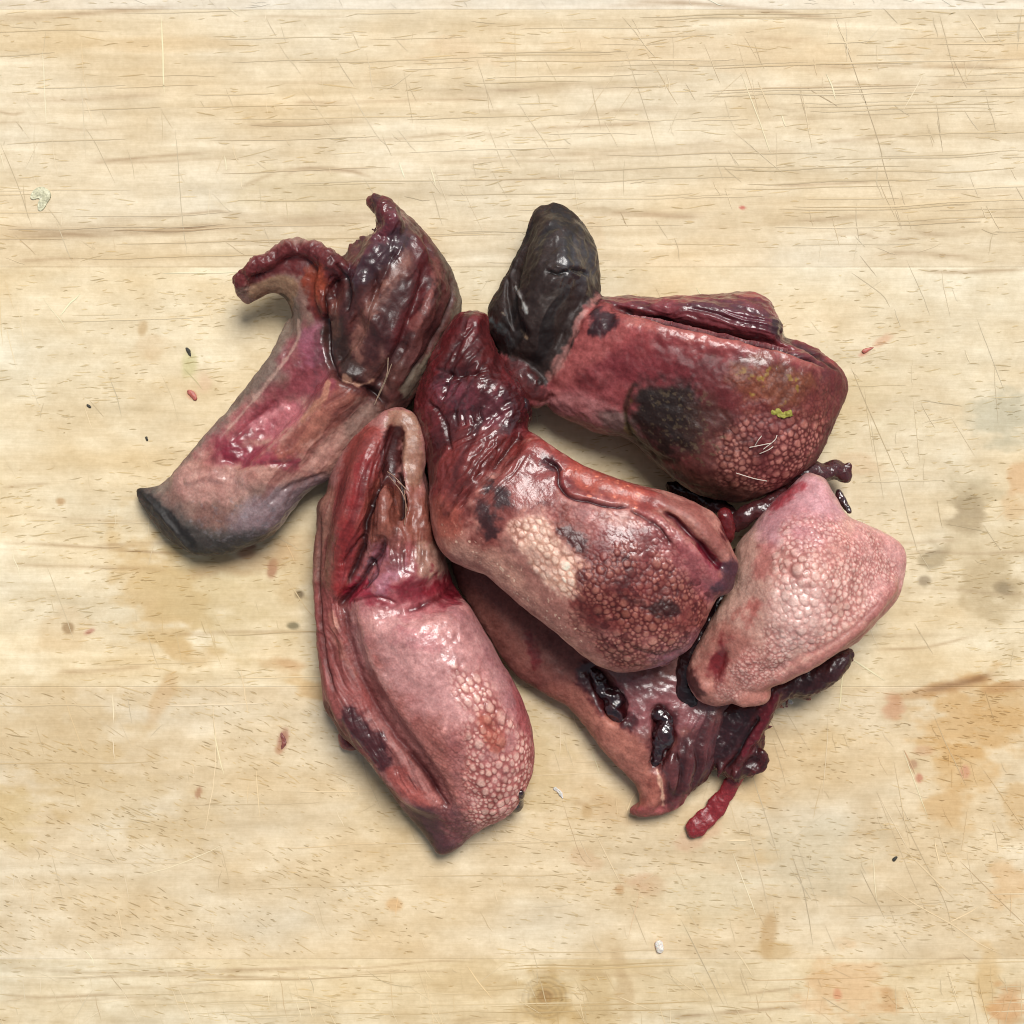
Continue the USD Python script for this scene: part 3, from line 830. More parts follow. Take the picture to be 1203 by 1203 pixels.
# ---- left tongue, underside up, black tip to the lower left, thick root folded over at the top
Z1 = 45
s = Sculpt(150, 230, 550, 660, 140)
s.pillow([(157, 576), (166, 600), (184, 624), (206, 643), (236, 653), (270, 649), (305, 638), (328, 620), (345, 595), (362, 577), (388, 563), (420, 535), (455, 500), (490, 460), (505, 400), (480, 340), (430, 310), (396, 302), (370, 293), (350, 291), (335, 297), (318, 306), (300, 319), (279, 326), (279, 338), (284, 353), (291, 359), (302, 354), (320, 345), (336, 352), (344, 372), (339, 398), (325, 421), (302, 448), (285, 470), (262, 496), (240, 517), (222, 535), (205, 551), (186, 568), (170, 572)],
         34, [(175, 590, 0, 34), (215, 625, 0, 48), (240, 600, 0, 54), (300, 590, 0, 72), (330, 560, 0, 78), (330, 490, 0, 62), (275, 500, 0, 58), (330, 440, 0, 74), (360, 390, 0, 72), (400, 470, 0, 86), (390, 530, 0, 74), (450, 470, 0, 80), (370, 320, 40, 86), (290, 340, 40, 76), (440, 380, 0, 80)])
s.tube([(156, 575, 14, 2.5), (172, 590, 22, 8), (195, 606, 26, 14)], 6)
s.tube([(278, 540, 22, 16), (310, 510, 24, 24), (345, 470, 26, 24), (372, 425, 28, 18)], 16, cut=True, on=True)     # hollow of the underside
s.tube([(300, 562, -10, 18), (350, 525, -8, 21), (400, 470, -4, 22), (425, 440, -8, 20)], 8, on=True)                # long ridge on the right
s.tube([(344, 384, -6, 11), (334, 418, -6, 12), (300, 462, -6, 11), (255, 512, -6, 10), (210, 560, -6, 8)], 8, on=True)   # thin side rim
s.pillow([(450, 239), (467, 244), (495, 269), (520, 300), (533, 325), (542, 352), (536, 380), (520, 407), (505, 435), (482, 463), (462, 478), (446, 462), (428, 458), (408, 448), (392, 428), (387, 400), (389, 375), (394, 345), (402, 318), (414, 297), (428, 285), (440, 281), (449, 268), (446, 252)],
         46, [(420, 400, 0, 108), (470, 300, 0, 112), (500, 360, 0, 106), (460, 430, 0, 104), (400, 420, 20, 92), (452, 256, 30, 92), (530, 350, 0, 64)], k=7, p=2.0)
s.tube([(424, 300, 2, 5), (440, 345, -1, 7), (418, 400, -2, 7), (404, 425, 0, 4)], 6, cut=True, on=True)
s.tube([(500, 285, 0, 5), (504, 330, -2, 7), (482, 400, -2, 7), (452, 450, 0, 5)], 7, cut=True, on=True)
s.tube([(440, 243, 88, 6), (449, 247, 92, 8), (458, 256, 94, 11), (464, 272, 96, 14)], 5)
s.tube([(283, 345, 66, 5), (290, 330, 76, 8), (306, 318, 84, 7), (322, 309, 80, 9), (340, 298, 86, 7), (352, 297, 80, 9), (370, 299, 86, 8), (384, 308, 92, 11), (402, 322, 94, 11)], 5)
s.tube([(392, 318, 92, 9), (384, 345, 88, 9), (390, 372, 86, 8)], 5)
torn = np.random.default_rng(12)
for edge, out in ((spline([(280, 336), (300, 319), (320, 306), (338, 297), (354, 292), (372, 295), (390, 303)], False, 4), (-.35, -1)), (spline([(441, 246), (446, 262), (440, 282), (424, 288), (410, 300)], False, 3), (-1, -.3))):
    for q in edge:                                       # torn edge: small tags of different lengths
        a, L = math.atan2(out[1], out[0]) + torn.normal() * .5, torn.uniform(2, 9)
        z = torn.uniform(64, 86)
        s.tube([(q[0] - 4 * math.cos(a), q[1] - 4 * math.sin(a), z, 4.5), (q[0] + L * math.cos(a), q[1] + L * math.sin(a), z + torn.normal() * 4, torn.uniform(1.4, 2.6))], 3)
s.tube([(452, 398, 0, 9), (430, 340, -2, 12), (452, 290, -2, 13)], 7, on=True)
s.tube([(486, 400, -1, 9), (505, 350, -2, 10), (490, 290, -2, 9)], 7, on=True)
k = Skin(s, (150, 116, 104), 1)
k.paint([(150, 560), (230, 500), (300, 430), (345, 350), (352, 360), (356, 395), (335, 440), (290, 490), (240, 540), (190, 580)], (134, 114, 102), soft=6, rag=4)
k.paint([(205, 560), (262, 505), (300, 470), (400, 480), (390, 560), (300, 575), (230, 580)], (190, 136, 122), .85, soft=14, wet=.55)
k.paint([(352, 400), (395, 400), (420, 440), (400, 480), (350, 470), (315, 500), (270, 545), (240, 545), (255, 515), (300, 480), (335, 440)], (150, 62, 72), .85, soft=18, rag=14, rs=22, wet=.7)
k.paint([(275, 520), (350, 528), (345, 545), (300, 545), (262, 535)], (150, 36, 58), .75, soft=12, rag=16, rs=12, wet=1.0)
k.paint([(300, 490), (345, 470), (360, 490), (330, 515), (300, 515)], (190, 96, 108), .7, soft=10, rag=8, wet=.9)
k.paint([(358, 395), (385, 380), (392, 420), (375, 432), (358, 430)], (160, 92, 112), .7, soft=8, wet=.8)
k.paint(Path([(430, 450, 14), (395, 482, 15), (360, 515, 12), (335, 535, 7)]), (164, 98, 82), .85, soft=8, rag=7)
k.paint(Path([(392, 455, 3), (380, 478, 4), (360, 496, 3)]), (196, 138, 112), .9, soft=3, rag=4)
k.paint([(300, 585), (390, 560), (400, 570), (330, 625), (300, 640), (262, 640)], (148, 126, 130), .85, soft=14, wet=.8)
k.paint([(205, 560), (230, 548), (300, 560), (280, 590), (225, 588)], (186, 138, 126), .8, soft=10, wet=.7)
k.paint([(145, 570), (164, 568), (196, 592), (226, 612), (262, 622), (305, 626), (322, 632), (270, 665), (215, 665), (165, 620)], (76, 72, 68), .88, soft=16, rag=6, wet=.4)
k.paint(Path([(157, 576, 4), (180, 592, 5), (205, 615, 6), (225, 640, 5)]), (40, 37, 36), .75, soft=4, rag=4, wet=.1)
k.paint(Path([(160, 588, 3), (180, 614, 6), (205, 638, 8), (235, 652, 6), (270, 650, 3)]), (86, 80, 70), .8, soft=5, rag=4, wet=.1)
k.fibres([(150, 580), (175, 590), (215, 630), (280, 640), (280, 660), (200, 655)], 42, 6, .6, (58, 54, 50), .5, seed=6)
k.speck([(230, 590), (330, 590), (330, 630), (240, 640)], (136, 128, 132), .12, 4.5, .4)
LOBE = [(440, 236), (470, 236), (548, 340), (545, 380), (470, 485), (440, 470), (400, 452), (386, 425), (384, 380), (400, 310)]
k.paint(LOBE, (116, 66, 58), .95, soft=4, rag=4, wet=.45)
k.paint([(330, 300), (380, 296), (410, 320), (392, 380), (372, 372), (358, 330), (300, 335), (276, 345), (272, 325)], (112, 38, 40), .9, soft=6, rag=6, wet=.5)
k.paint(Path([(372, 330, 12), (385, 355, 13), (392, 375, 9)]), (160, 70, 44), .9, soft=6, rag=8)
k.paint([(294, 350), (310, 336), (336, 326), (352, 340), (342, 366), (320, 352)], (158, 124, 96), .9, soft=4, rag=4)
k.paint(Path([(334, 352, 4), (341, 370, 4)]), (80, 56, 44), .8, soft=3)
k.paint(Path([(447, 245, 8), (462, 268, 10), (440, 290, 8)]), (136, 44, 48), .85, soft=6, rag=8, wet=.8)
k.paint(Path([(485, 285, 8), (455, 310, 14), (425, 335, 10)]), (64, 42, 48), .7, soft=10, rag=14, wet=.8)
k.paint(Path([(398, 390, 12), (410, 420, 12), (430, 445, 10)]), (70, 48, 40), .85, soft=8, rag=10)
k.paint(Path([(424, 428, 5), (430, 400, 6), (450, 372, 6), (470, 330, 6)]), (158, 116, 96), .75, soft=5, rag=8)
k.paint(Path([(500, 300, 8), (495, 350, 8), (470, 400, 8), (450, 440, 6)]), (92, 34, 38), .8, soft=6, rag=8)
k.paint(Path([(512, 310, 4), (505, 350, 5), (485, 390, 5)]), (150, 92, 84), .6, soft=5, rag=8)
k.paint([(505, 275), (530, 300), (546, 345), (540, 385), (520, 412), (480, 470), (462, 480), (468, 462), (500, 420), (525, 375), (530, 340), (512, 300)], (118, 92, 80), .6, soft=8, rag=8)
k.paint([(430, 440), (470, 420), (480, 440), (455, 475), (440, 465)], (120, 84, 68), .7, soft=8)
k.paint(Path([(452, 410, 3), (456, 440, 3), (452, 470, 3)]), (164, 128, 108), .8, soft=3, rag=5)
k.fibres(LOBE, 118, 13, 1.7, (58, 30, 30), .6, seed=2)
k.fibres([(300, 580), (420, 430), (440, 460), (380, 560)], -46, 7, 1.2, (120, 56, 52), .4, seed=3)
k.bumps(26, 2.2, 3, 1)
k.bumps(8, .9, 2, 2)
k.groove([(392, 340), (387, 385), (391, 425), (410, 449), (440, 462), (458, 480)], 4, 7, (40, 18, 18), .7, step=0)
k.groove([(528, 318), (533, 350), (520, 385), (495, 428), (470, 462)], 2.6, 4, (52, 40, 32), .6)
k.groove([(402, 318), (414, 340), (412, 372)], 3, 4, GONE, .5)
k.groove([(470, 300), (450, 340), (436, 380), (420, 420)], 3, 3, (60, 30, 30), .5)
k.groove([(332, 470), (300, 495), (272, 520)], 4, 2.5)
k.groove([(258, 540), (300, 548), (350, 545)], 4, 3)
k.groove([(320, 590), (345, 572), (385, 556)], 3, 2.5, (110, 80, 80), .4)
k.groove([(216, 566), (244, 560), (270, 566)], 5, -3)
k.groove([(163, 580), (190, 605), (214, 635), (232, 650)], 3, -2.5)
k.slimy([(262, 535), (300, 500), (345, 470), (372, 430), (390, 430), (350, 500), (330, 540), (280, 545)], 1.4)
k.slimy([(205, 562), (300, 556), (345, 560), (385, 550), (350, 600), (280, 605), (230, 590)], .5, 1.0, 12)
k.slimy([(430, 270), (470, 250), (490, 290), (450, 330), (415, 330)], 1.4, .9)
k.slimy([(360, 400), (392, 385), (392, 440), (365, 440)], 1.0)
k.bumps(13, 6.0, 3, 7, mask=k.mask(Path([(284, 338, 11), (318, 306, 10), (355, 294, 9), (390, 310, 13), (388, 350, 10)]), 5))
k.bumps(9, 4.0, 3, 8, mask=k.mask(Path([(441, 244, 9), (455, 258, 12), (445, 280, 12)]), 5))
k.paint(LOBE, (84, 36, 38), .4, soft=6, rag=26, rs=30, seed=14)
k.paint(Path([(470, 262, 8), (448, 296, 10), (425, 322, 9)]), (112, 48, 60), .7, soft=6, rag=12, wet=1.0)
k.paint(Path([(480, 285, 7), (455, 312, 11), (424, 334, 9)]), (70, 38, 46), .8, soft=7, rag=12, wet=.9)
k.paint(Path([(425, 425, 6), (428, 400, 6), (446, 372, 8), (468, 335, 7), (482, 310, 4)]), (150, 102, 88), .7, soft=7, rag=12)
k.paint(Path([(440, 420, 6), (455, 385, 9), (478, 345, 8)]), (78, 40, 40), .75, soft=8, rag=12)
k.paint(Path([(396, 385, 9), (402, 420, 10), (420, 440, 8)]), (66, 44, 38), .8, soft=7, rag=8)
k.paint(Path([(495, 290, 8), (500, 325, 9), (488, 365, 9), (470, 400, 7)]), (104, 36, 38), .85, soft=6, rag=7)
k.paint(Path([(514, 312, 3), (508, 350, 4), (490, 388, 4)]), (146, 84, 76), .7, soft=4, rag=7)
k.paint(Path([(516, 298, 4), (534, 322, 5), (541, 350, 5), (530, 388, 5), (502, 431, 6), (476, 463, 6)]), (118, 104, 88), .85, soft=4, rag=3, wet=.2)
k.paint(Path([(351, 378, 1.6), (353, 396, 1.8), (343, 418, 1.8), (318, 450, 1.8), (290, 482, 1.5), (262, 512, 1.2)]), (190, 158, 142), .7, soft=1.8, rag=2)
k.paint(Path([(335, 478, 5), (312, 494, 7), (300, 504, 5)]), (206, 140, 140), .7, soft=7, rag=6, wet=.9)  # smooth highlight on the ridge, painted as paler pink
k.paint(Path([(240, 568, 5), (262, 562, 6), (290, 566, 5)]), (200, 154, 142), .7, soft=7, rag=6, wet=.9)  # pale highlight near the tip, put into the colour
k.paint(Path([(408, 446, 2), (428, 456, 2.5), (440, 450, 2.5)]), (186, 142, 118), .85, soft=2, rag=3)
k.paint(Path([(405, 350, 4), (396, 380, 5), (398, 400, 4)]), (110, 66, 54), .7, soft=4, rag=6)
T1 = tongue("tongue lying underside up at the left, flat black tip, folded brown root", 330, 480, Z1)
k.build("flesh", T1, Z1, mottle=.6)
STRING = plain("pale_sinew", (198, 168, 140), .4, .3)
strand("sinew", T1, Z1, [[(460, 425, 103), (458, 445, 100), (449, 464, 90), (443, 478, 86)], [(464, 432, 102), (456, 452, 96), (447, 470, 87)]], 1.0, STRING)

# ---- front left tongue, folded lengthwise, standing on its side roll
Z2 = 52
O2 = [(462, 482), (478, 484), (491, 497), (498, 520), (497, 545), (504, 570), (511, 600), (518, 635), (528, 668), (540, 692), (556, 718), (575, 750), (592, 782), (609, 812), (622, 845), (628, 880), (626, 907), (617, 932), (603, 955), (588, 966), (572, 975), (556, 985), (541, 1000), (526, 1009), (513, 1009), (505, 997), (491, 978), (476, 960), (464, 945), (452, 925), (431, 895), (415, 880), (400, 866), (391, 850), (381, 836), (376, 810), (374, 770), (371, 740), (368, 700), (366, 660), (370, 622), (372, 592), (383, 580), (388, 558), (396, 535), (408, 514), (421, 499), (437, 487)]
s = Sculpt(360, 475, 635, 1015, 150)
s.pillow(O2, 62, [(470, 500, 0, 92), (430, 520, 0, 100), (490, 560, 0, 92), (430, 620, 0, 112), (480, 650, 0, 102), (390, 640, 0, 70), (470, 742, 0, 120), (540, 760, 0, 116), (490, 690, 0, 108), (390, 760, 0, 72), (430, 850, 0, 76), (530, 860, 0, 118), (590, 880, 0, 100), (480, 930, 0, 66), (520, 985, 0, 44), (560, 950, 0, 80)])
s.tube([(404, 700, 3, 6), (418, 770, 3, 10), (444, 828, 2, 11), (474, 868, 1, 10), (502, 905, 0, 8), (524, 944, 0, 5)], 14, cut=True, on=True)     # long fold beside the roll
s.tube([(470, 502, 0, 7), (464, 525, -8, 11), (462, 558, -9, 11), (468, 590, -4, 8)], 4, cut=True, on=True)                          # mouth of the folded root
s.tube([(455, 555, 0, 5), (442, 590, -1, 7), (430, 640, -2, 7), (410, 690, 0, 6)], 6, cut=True, on=True)
s.tube([(472, 560, 0, 4), (474, 590, -1, 6), (472, 615, 0, 4)], 4, cut=True, on=True)
s.tube([(452, 496, -2, 9), (470, 488, -3, 8), (486, 500, -4, 9), (488, 530, -4, 12), (486, 560, -6, 11)], 5, on=True)
s.tube([(456, 565, -6, 7), (454, 590, -4, 9), (452, 620, -6, 9)], 4, on=True)
s.tube([(494, 575, -6, 8), (492, 600, -6, 9), (500, 625, -6, 8)], 4, on=True)
s.tube([(440, 520, -5, 12), (422, 575, -6, 15), (406, 640, -8, 15), (398, 690, -8, 12)], 8, on=True)
s.tube([(388, 590, -4, 8), (380, 660, -5, 9), (384, 740, -5, 10), (394, 800, -5, 12), (418, 848, -5, 14), (448, 888, -5, 13), (480, 928, -5, 12), (512, 948, -6, 9)], 8, on=True)
s.tube([(402, 708, 0, 4), (424, 684, -3, 6), (444, 656, -2, 6), (456, 632, 1, 4)], 7, cut=True, on=True)
s.tube([(455, 716, 8, 8), (490, 706, 6, 10), (535, 688, 4, 12)], 22, cut=True, on=True)                                          # fold across the back
k = Skin(s, (172, 114, 108), 2, wet=.35)
k.paint([(395, 700), (470, 712), (540, 695), (600, 780), (640, 880), (600, 960), (520, 1000), (500, 900), (430, 820)], (190, 126, 124), .9, soft=10, grain=.5)
k.paint([(430, 760), (470, 740), (520, 850), (540, 940), (500, 900), (440, 820)], (166, 98, 88), .7, soft=14, grain=.9)
k.paint([(520, 700), (570, 740), (620, 830), (600, 830), (560, 770)], (164, 110, 114), .7, soft=10)
k.paint([(428, 500), (450, 510), (452, 560), (430, 640), (405, 700), (385, 690), (392, 600), (408, 540)], (148, 62, 56), .9, soft=8, rag=5, wet=.4)
k.paint(Path([(432, 540, 6), (415, 620, 9), (402, 690, 7)]), (160, 44, 46), .7, soft=7, rag=10)
k.paint([(366, 600), (392, 570), (394, 640), (390, 690), (372, 700)], (140, 96, 80), .8, soft=8)
k.paint([(462, 482), (480, 484), (494, 500), (498, 560), (478, 570), (474, 520), (455, 505)], (164, 122, 100), .85, soft=5, rag=5)
k.paint(Path([(464, 510, 9), (460, 550, 10), (466, 585, 6)]), (60, 14, 14), .8, soft=4)  # shade of the hollow mouth, put into the colour as dark red
k.paint([(440, 580), (470, 570), (510, 590), (515, 640), (450, 650), (435, 630)], (148, 84, 68), .85, soft=12, rag=12)
k.paint([(430, 650), (470, 640), (515, 645), (525, 680), (480, 710), (420, 705)], (170, 90, 94), .7, soft=22, rag=20, rs=16, wet=.8)
k.paint([(490, 640), (520, 640), (528, 670), (500, 680)], (176, 138, 118), .8, soft=6, wet=.6)
k.paint([(470, 690), (520, 680), (545, 684), (540, 704), (490, 722), (450, 712)], (136, 28, 42), .85, soft=9, rag=18, rs=14, wet=.8)
k.paint(Path([(408, 704, 6), (428, 690, 8), (440, 700, 6)]), (158, 34, 52), .8, soft=7, rag=14, rs=10)
k.paint(Path([(448, 646, 8), (466, 662, 12), (452, 684, 10)]), (176, 120, 138), .6, soft=9, rag=12, rs=9, wet=1.0)  # lavender highlight on the wet fold, painted in
k.paint(Path([(440, 655, 4), (432, 672, 4)]), (92, 84, 98), .6, soft=4, rag=8, rs=7, wet=1.0)
k.paint(Path([(480, 740, 8), (494, 748, 10), (512, 752, 7)]), (152, 30, 52), .85, soft=7, rag=16, rs=9, wet=.8)
k.paint(Path([(484, 744, 3), (494, 750, 5), (500, 744, 3)]), (92, 10, 30), .9, soft=3, rag=9, rs=6, wet=1.0)
k.paint(Path([(520, 708, 5), (532, 700, 6)]), (110, 16, 30), .8, soft=5, rag=9, rs=8, wet=.8)
k.paint(Path([(415, 722, 9), (440, 735, 7)]), (210, 140, 128), .7, soft=6, rag=9, rs=8, wet=1.0)
k.paint(Path([(424, 745, 5), (440, 775, 6), (458, 800, 5)]), (206, 156, 146), .55, soft=6, rag=6, wet=.8)
k.paint([(450, 735), (520, 740), (545, 800), (500, 830), (460, 790)], (196, 138, 138), .6, soft=18, wet=.6)  # pale highlight on the back, painted into the flesh colour
k.paint(Path([(404, 705, 5), (418, 770, 6), (444, 826, 7), (474, 868, 6), (502, 905, 5), (524, 944, 3)]), (132, 74, 70), .6, soft=7)
k.paint([(366, 690), (395, 700), (412, 770), (440, 830), (400, 850), (378, 800)], (158, 84, 80), .85, soft=8)
k.paint(Path([(392, 720, 3), (400, 760, 4), (420, 790, 3)]), (196, 142, 122), .7, soft=4, rag=6)
k.paint(Path([(416, 838, 10), (430, 858, 14), (452, 892, 12)]), (78, 28, 32), .92, soft=6, rag=6, wet=1.0)
k.paint(Path([(380, 830, 7), (420, 885, 8), (462, 942, 9)]), (104, 52, 46), .8, soft=6)
k.paint(Path([(465, 905, 10), (490, 936, 11), (515, 950, 7)]), (170, 84, 76), .85, soft=6, wet=.7)
k.paint([(470, 952), (520, 945), (552, 960), (548, 1012), (500, 1018)], (92, 52, 56), .9, soft=9, wet=.5)
k.paint([(470, 962), (500, 975), (515, 1010), (498, 1010)], (62, 34, 30), .8, soft=6)
k.paint([(530, 945), (556, 960), (552, 1000), (530, 995)], (128, 88, 96), .6, soft=8)
k.paint([(600, 780), (640, 860), (625, 950), (612, 940), (612, 860)], (170, 82, 84), .75, soft=8)
P2 = [(530, 775), (565, 790), (600, 840), (625, 880), (612, 950), (570, 980), (548, 960), (548, 900), (545, 840)]
k.paint([(430, 720), (530, 715), (590, 800), (540, 860), (470, 800)], (208, 156, 150), .6, soft=22, rag=16, wet=.75, grain=.2)  # broad pale sheen over the back, painted into the colour
k.papillae(P2, 7.6, 1.8, (228, 184, 168), (172, 96, 90), .85, axis=(70, 1.35), big=lambda x, y: 0.6 + .5 * sstep(40, 8, np.abs((x - 590) * .88 - (y - 890) * .2)))
k.papillae([(500, 850), (545, 840), (552, 900), (550, 985), (525, 985), (505, 920)], 5.0, .9, (186, 116, 104), (158, 88, 80), .45)
k.paint(Path([(572, 840, 8), (584, 868, 9)]), (186, 88, 66), .5, soft=7, rag=8)
k.fibres([(380, 600), (460, 500), (455, 560), (410, 700), (385, 700)], 106, 7, 1.6, (112, 34, 36), .45, seed=2)
k.fibres([(368, 690), (400, 700), (440, 830), (500, 920), (450, 920), (380, 830)], 66, 7, 1.8, (116, 52, 48), .45, seed=4)
k.fibres([(440, 570), (515, 580), (520, 650), (440, 655)], 95, 9, 2.0, (98, 44, 34), .5, seed=5)
k.bumps(30, 2.0, 3, 1)
k.bumps(9, 1.0, 2, 2, mask=.4 + k.mask([(380, 640), (520, 620), (545, 770), (400, 780)], 14))
k.groove([(404, 704), (418, 770), (444, 828), (474, 868), (502, 905), (527, 946)], 4, 3.5, (112, 52, 52), .6)
k.groove([(480, 880), (504, 910), (528, 948)], 2.4, 3, (84, 34, 36), .6)
k.groove([(404, 662), (420, 640), (434, 628)], 2, 2.5, (90, 24, 26), .7)
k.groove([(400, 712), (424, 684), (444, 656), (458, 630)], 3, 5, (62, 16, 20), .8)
k.groove([(414, 706), (446, 700), (470, 706)], 2.2, 1.6, (110, 26, 34), .5)
k.groove([(478, 716), (506, 706), (534, 690)], 4, 2.5, (96, 22, 30), .6)
k.groove([(378, 600), (376, 680), (382, 760), (396, 820)], 3, 4, (88, 44, 40), .5)
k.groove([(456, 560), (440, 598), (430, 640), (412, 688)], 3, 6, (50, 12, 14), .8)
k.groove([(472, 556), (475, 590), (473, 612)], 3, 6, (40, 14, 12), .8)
k.groove([(438, 652), (446, 672), (430, 692)], 2.4, 3, (70, 30, 40), .6)
k.slimy([(430, 660), (465, 640), (500, 645), (500, 690), (450, 700)], 2.0)
k.slimy(Path([(408, 716, 7), (440, 728, 8)]), 1.0)
k.slimy([(455, 735), (530, 740), (556, 800), (530, 850), (480, 800)], .4, 1.0, 18)
k.slimy([(540, 790), (600, 830), (615, 890), (575, 900)], .4, .7, 14)
k.slimy(Path([(412, 832, 10), (430, 858, 14), (452, 892, 10)]), 1.5)
k.slimy(Path([(465, 905, 9), (490, 936, 10), (515, 950, 7)]), .9, .8)
k.slimy([(430, 500), (450, 500), (430, 620), (400, 690), (392, 620)], .6, .7)
k.slimy([(455, 490), (495, 500), (515, 640), (440, 640)], 1.2, .6)
T2 = tongue("tongue nearest the viewer, folded lengthwise, with long side crease and pale bumps", 490, 760, Z2)
k.build("flesh", T2, Z2, mottle=.65)
SINEW = plain("tan_sinew", (206, 160, 132), .35, .3)
strand("sinew", T2, Z2, [[(458, 555, 100), (468, 562, 112), (480, 575, 112)], [(460, 560, 100), (476, 580, 110), (482, 600, 104)], [(478, 575, 110), (480, 598, 106), (478, 616, 100)], [(470, 566, 106), (484, 578, 108)]], 1.0, SINEW)
lump("blood_clot", T2, Z2, [(612, 930, 60, 4), (610, 940, 44, 5), (606, 950, 30, 7), (603, 953, 22, 5)], CLOT, 5)
lump("loose_scrap", T2, Z2, [(400, 868, 16, 6), (404, 878, 12, 7), (413, 882, 10, 4)], FLESH and plain("brown_scrap", (130, 62, 58), .35, .2), 6)

# ---- bottom tongue, mostly hidden, its tip towards the viewer
Z6 = 30
s = Sculpt(520, 600, 890, 965, 90)
s.pillow([(530, 640), (534, 680), (556, 720), (582, 762), (606, 795), (640, 815), (668, 832), (688, 855), (712, 888), (735, 910), (750, 928), (752, 944), (745, 954), (768, 956), (792, 946), (815, 930), (832, 914), (850, 880), (872, 840), (868, 790), (820, 735), (740, 690), (660, 640), (600, 610), (550, 610)],
         40, [(560, 680, 0, 40), (640, 770, 0, 44), (700, 800, 0, 52), (750, 860, 0, 58), (770, 920, 0, 46), (830, 880, 0, 52), (700, 700, 0, 42), (830, 780, 0, 48)])
s.tube([(745, 955, 14, 6), (770, 951, 18, 8), (795, 940, 20, 9)], 5)
s.tube([(778, 905, 2, 4), (782, 930, 0, 5), (776, 950, 2, 4)], 4, cut=True, on=True)
s.tube([(700, 790, -2, 8), (720, 822, -4, 12), (722, 840, -3, 7)], 6, cut=True, on=True)
s.tube([(772, 835, 0, 9), (778, 870, -2, 11), (768, 898, 0, 7)], 6, cut=True, on=True)
k = Skin(s, (146, 88, 80), 6, wet=.3)
k.paint([(640, 810), (700, 815), (760, 880), (775, 940), (745, 950), (700, 880)], (184, 116, 100), .8, soft=12)
k.paint([(520, 640), (560, 700), (600, 770), (680, 790), (640, 700)], (142, 86, 76), .7, soft=16)
k.paint([(780, 880), (830, 840), (870, 850), (840, 920), (790, 950), (775, 930)], (104, 50, 52), .85, soft=10, rag=10, wet=.6)
k.paint([(720, 800), (800, 800), (830, 840), (790, 860), (740, 850)], (150, 86, 92), .7, soft=12, rag=10, wet=.7)
k.paint(Path([(622, 750, 5), (625, 775, 6)]), (120, 30, 36), .7, soft=6, rag=8)
k.paint(Path([(690, 790, 12), (715, 825, 14), (735, 845, 9)]), (74, 14, 20), .85, soft=7, rag=8, wet=.9)
k.paint(Path([(780, 840, 14), (776, 880, 12), (770, 900, 8)]), (84, 24, 26), .8, soft=7, rag=8, wet=.9)
k.paint(Path([(745, 953, 5), (775, 952, 6), (800, 940, 6)]), (190, 104, 104), .8, soft=4)
k.paint(Path([(770, 905, 8), (772, 935, 10)]), (176, 104, 90), .7, soft=6)
k.paint(Path([(771, 903, 2), (776, 925, 2.2), (779, 945, 2)]), (232, 190, 160), .8, soft=1.6, rag=2, wet=.9)
k.fibres([(770, 850), (860, 840), (840, 920), (780, 950)], 100, 9, 2.0, (66, 24, 28), .5, seed=2)
k.bumps(28, 2.2, 3, 1)
k.bumps(8, .9, 2, 2)
k.groove([(790, 880), (800, 910), (790, 940)], 3, 3, (70, 30, 30), .5)
k.groove([(812, 870), (820, 900), (810, 925)], 3, 3, (70, 30, 30), .5)
k.slimy([(690, 790), (800, 800), (860, 850), (820, 920), (770, 900), (740, 850)], 1.3)
T6 = tongue("brownish tongue under the heap with two black blood clots near its pointed tip", 700, 820, Z6)
k.build("flesh", T6, Z6)
lump("blood_clot", T6, Z6, [(768, 840, 43, 6), (779, 838, 45, 8), (785, 849, 45, 8), (776, 858, 48, 10), (780, 868, 45, 8), (770, 875, 44, 8), (773, 886, 41, 6), (767, 896, 39, 4)], CLOT, 8, 4.0)
lump("blood_clot", T6, Z6, [(690, 786, 42, 5), (702, 796, 42, 8), (708, 812, 42, 7), (722, 818, 42, 8), (716, 832, 42, 7), (728, 844, 44, 5)], CLOT, 9, 4.0)

# ---- right tongue, humped, with big pale bumps; dark root flaps below
Z5 = 95
s = Sculpt(800, 545, 1075, 840, 170)
s.pillow([(953, 555), (972, 561), (985, 584), (999, 606), (1028, 618), (1052, 630), (1067, 645), (1069, 672), (1061, 703), (1040, 726), (1010, 754), (981, 770), (950, 786), (912, 801), (903, 812), (898, 819), (870, 826), (845, 831), (822, 824), (809, 800), (816, 770), (830, 745), (845, 715), (860, 690), (865, 662), (870, 640), (885, 620), (905, 596), (930, 574), (944, 560)],
         56, [(950, 585, 40, 118), (940, 660, 30, 166), (1000, 640, 40, 134), (1045, 665, 40, 96), (1000, 715, 30, 134), (930, 725, 30, 162), (880, 780, 40, 128), (840, 800, 40, 104), (880, 660, 30, 128)], p=2.2)
s.tube([(1040, 690, -4, 10), (1000, 728, -5, 11), (950, 765, -5, 11), (905, 795, -6, 9)], 12, on=True)
s.tube([(898, 815, 88, 8), (890, 818, 90, 10), (870, 820, 92, 10)], 5)
s.tube([(845, 770, 1, 6), (833, 800, 0, 7)], 8, cut=True, on=True)
k = Skin(s, (206, 160, 144), 5, wet=.45, grain=.25)
k.paint([(930, 560), (970, 560), (990, 600), (960, 640), (900, 640), (890, 615)], (200, 144, 152), .8, soft=14, wet=.6)
k.paint([(1000, 610), (1070, 630), (1070, 700), (1020, 740), (1010, 680)], (206, 148, 144), .8, soft=12, wet=.6)
k.paint(Path([(1050, 700, 12), (1000, 748, 13), (940, 788, 13), (905, 805, 9)]), (178, 108, 100), .75, soft=10, grain=.2)  # shading of the lower side wall, painted as darker pink
k.paint([(810, 790), (850, 730), (900, 780), (900, 830), (830, 835)], (176, 106, 94), .7, soft=14)
k.paint(Path([(905, 596, 3), (925, 582, 4), (940, 572, 3)]), (176, 50, 60), .7, soft=7, rag=7, wet=.9)
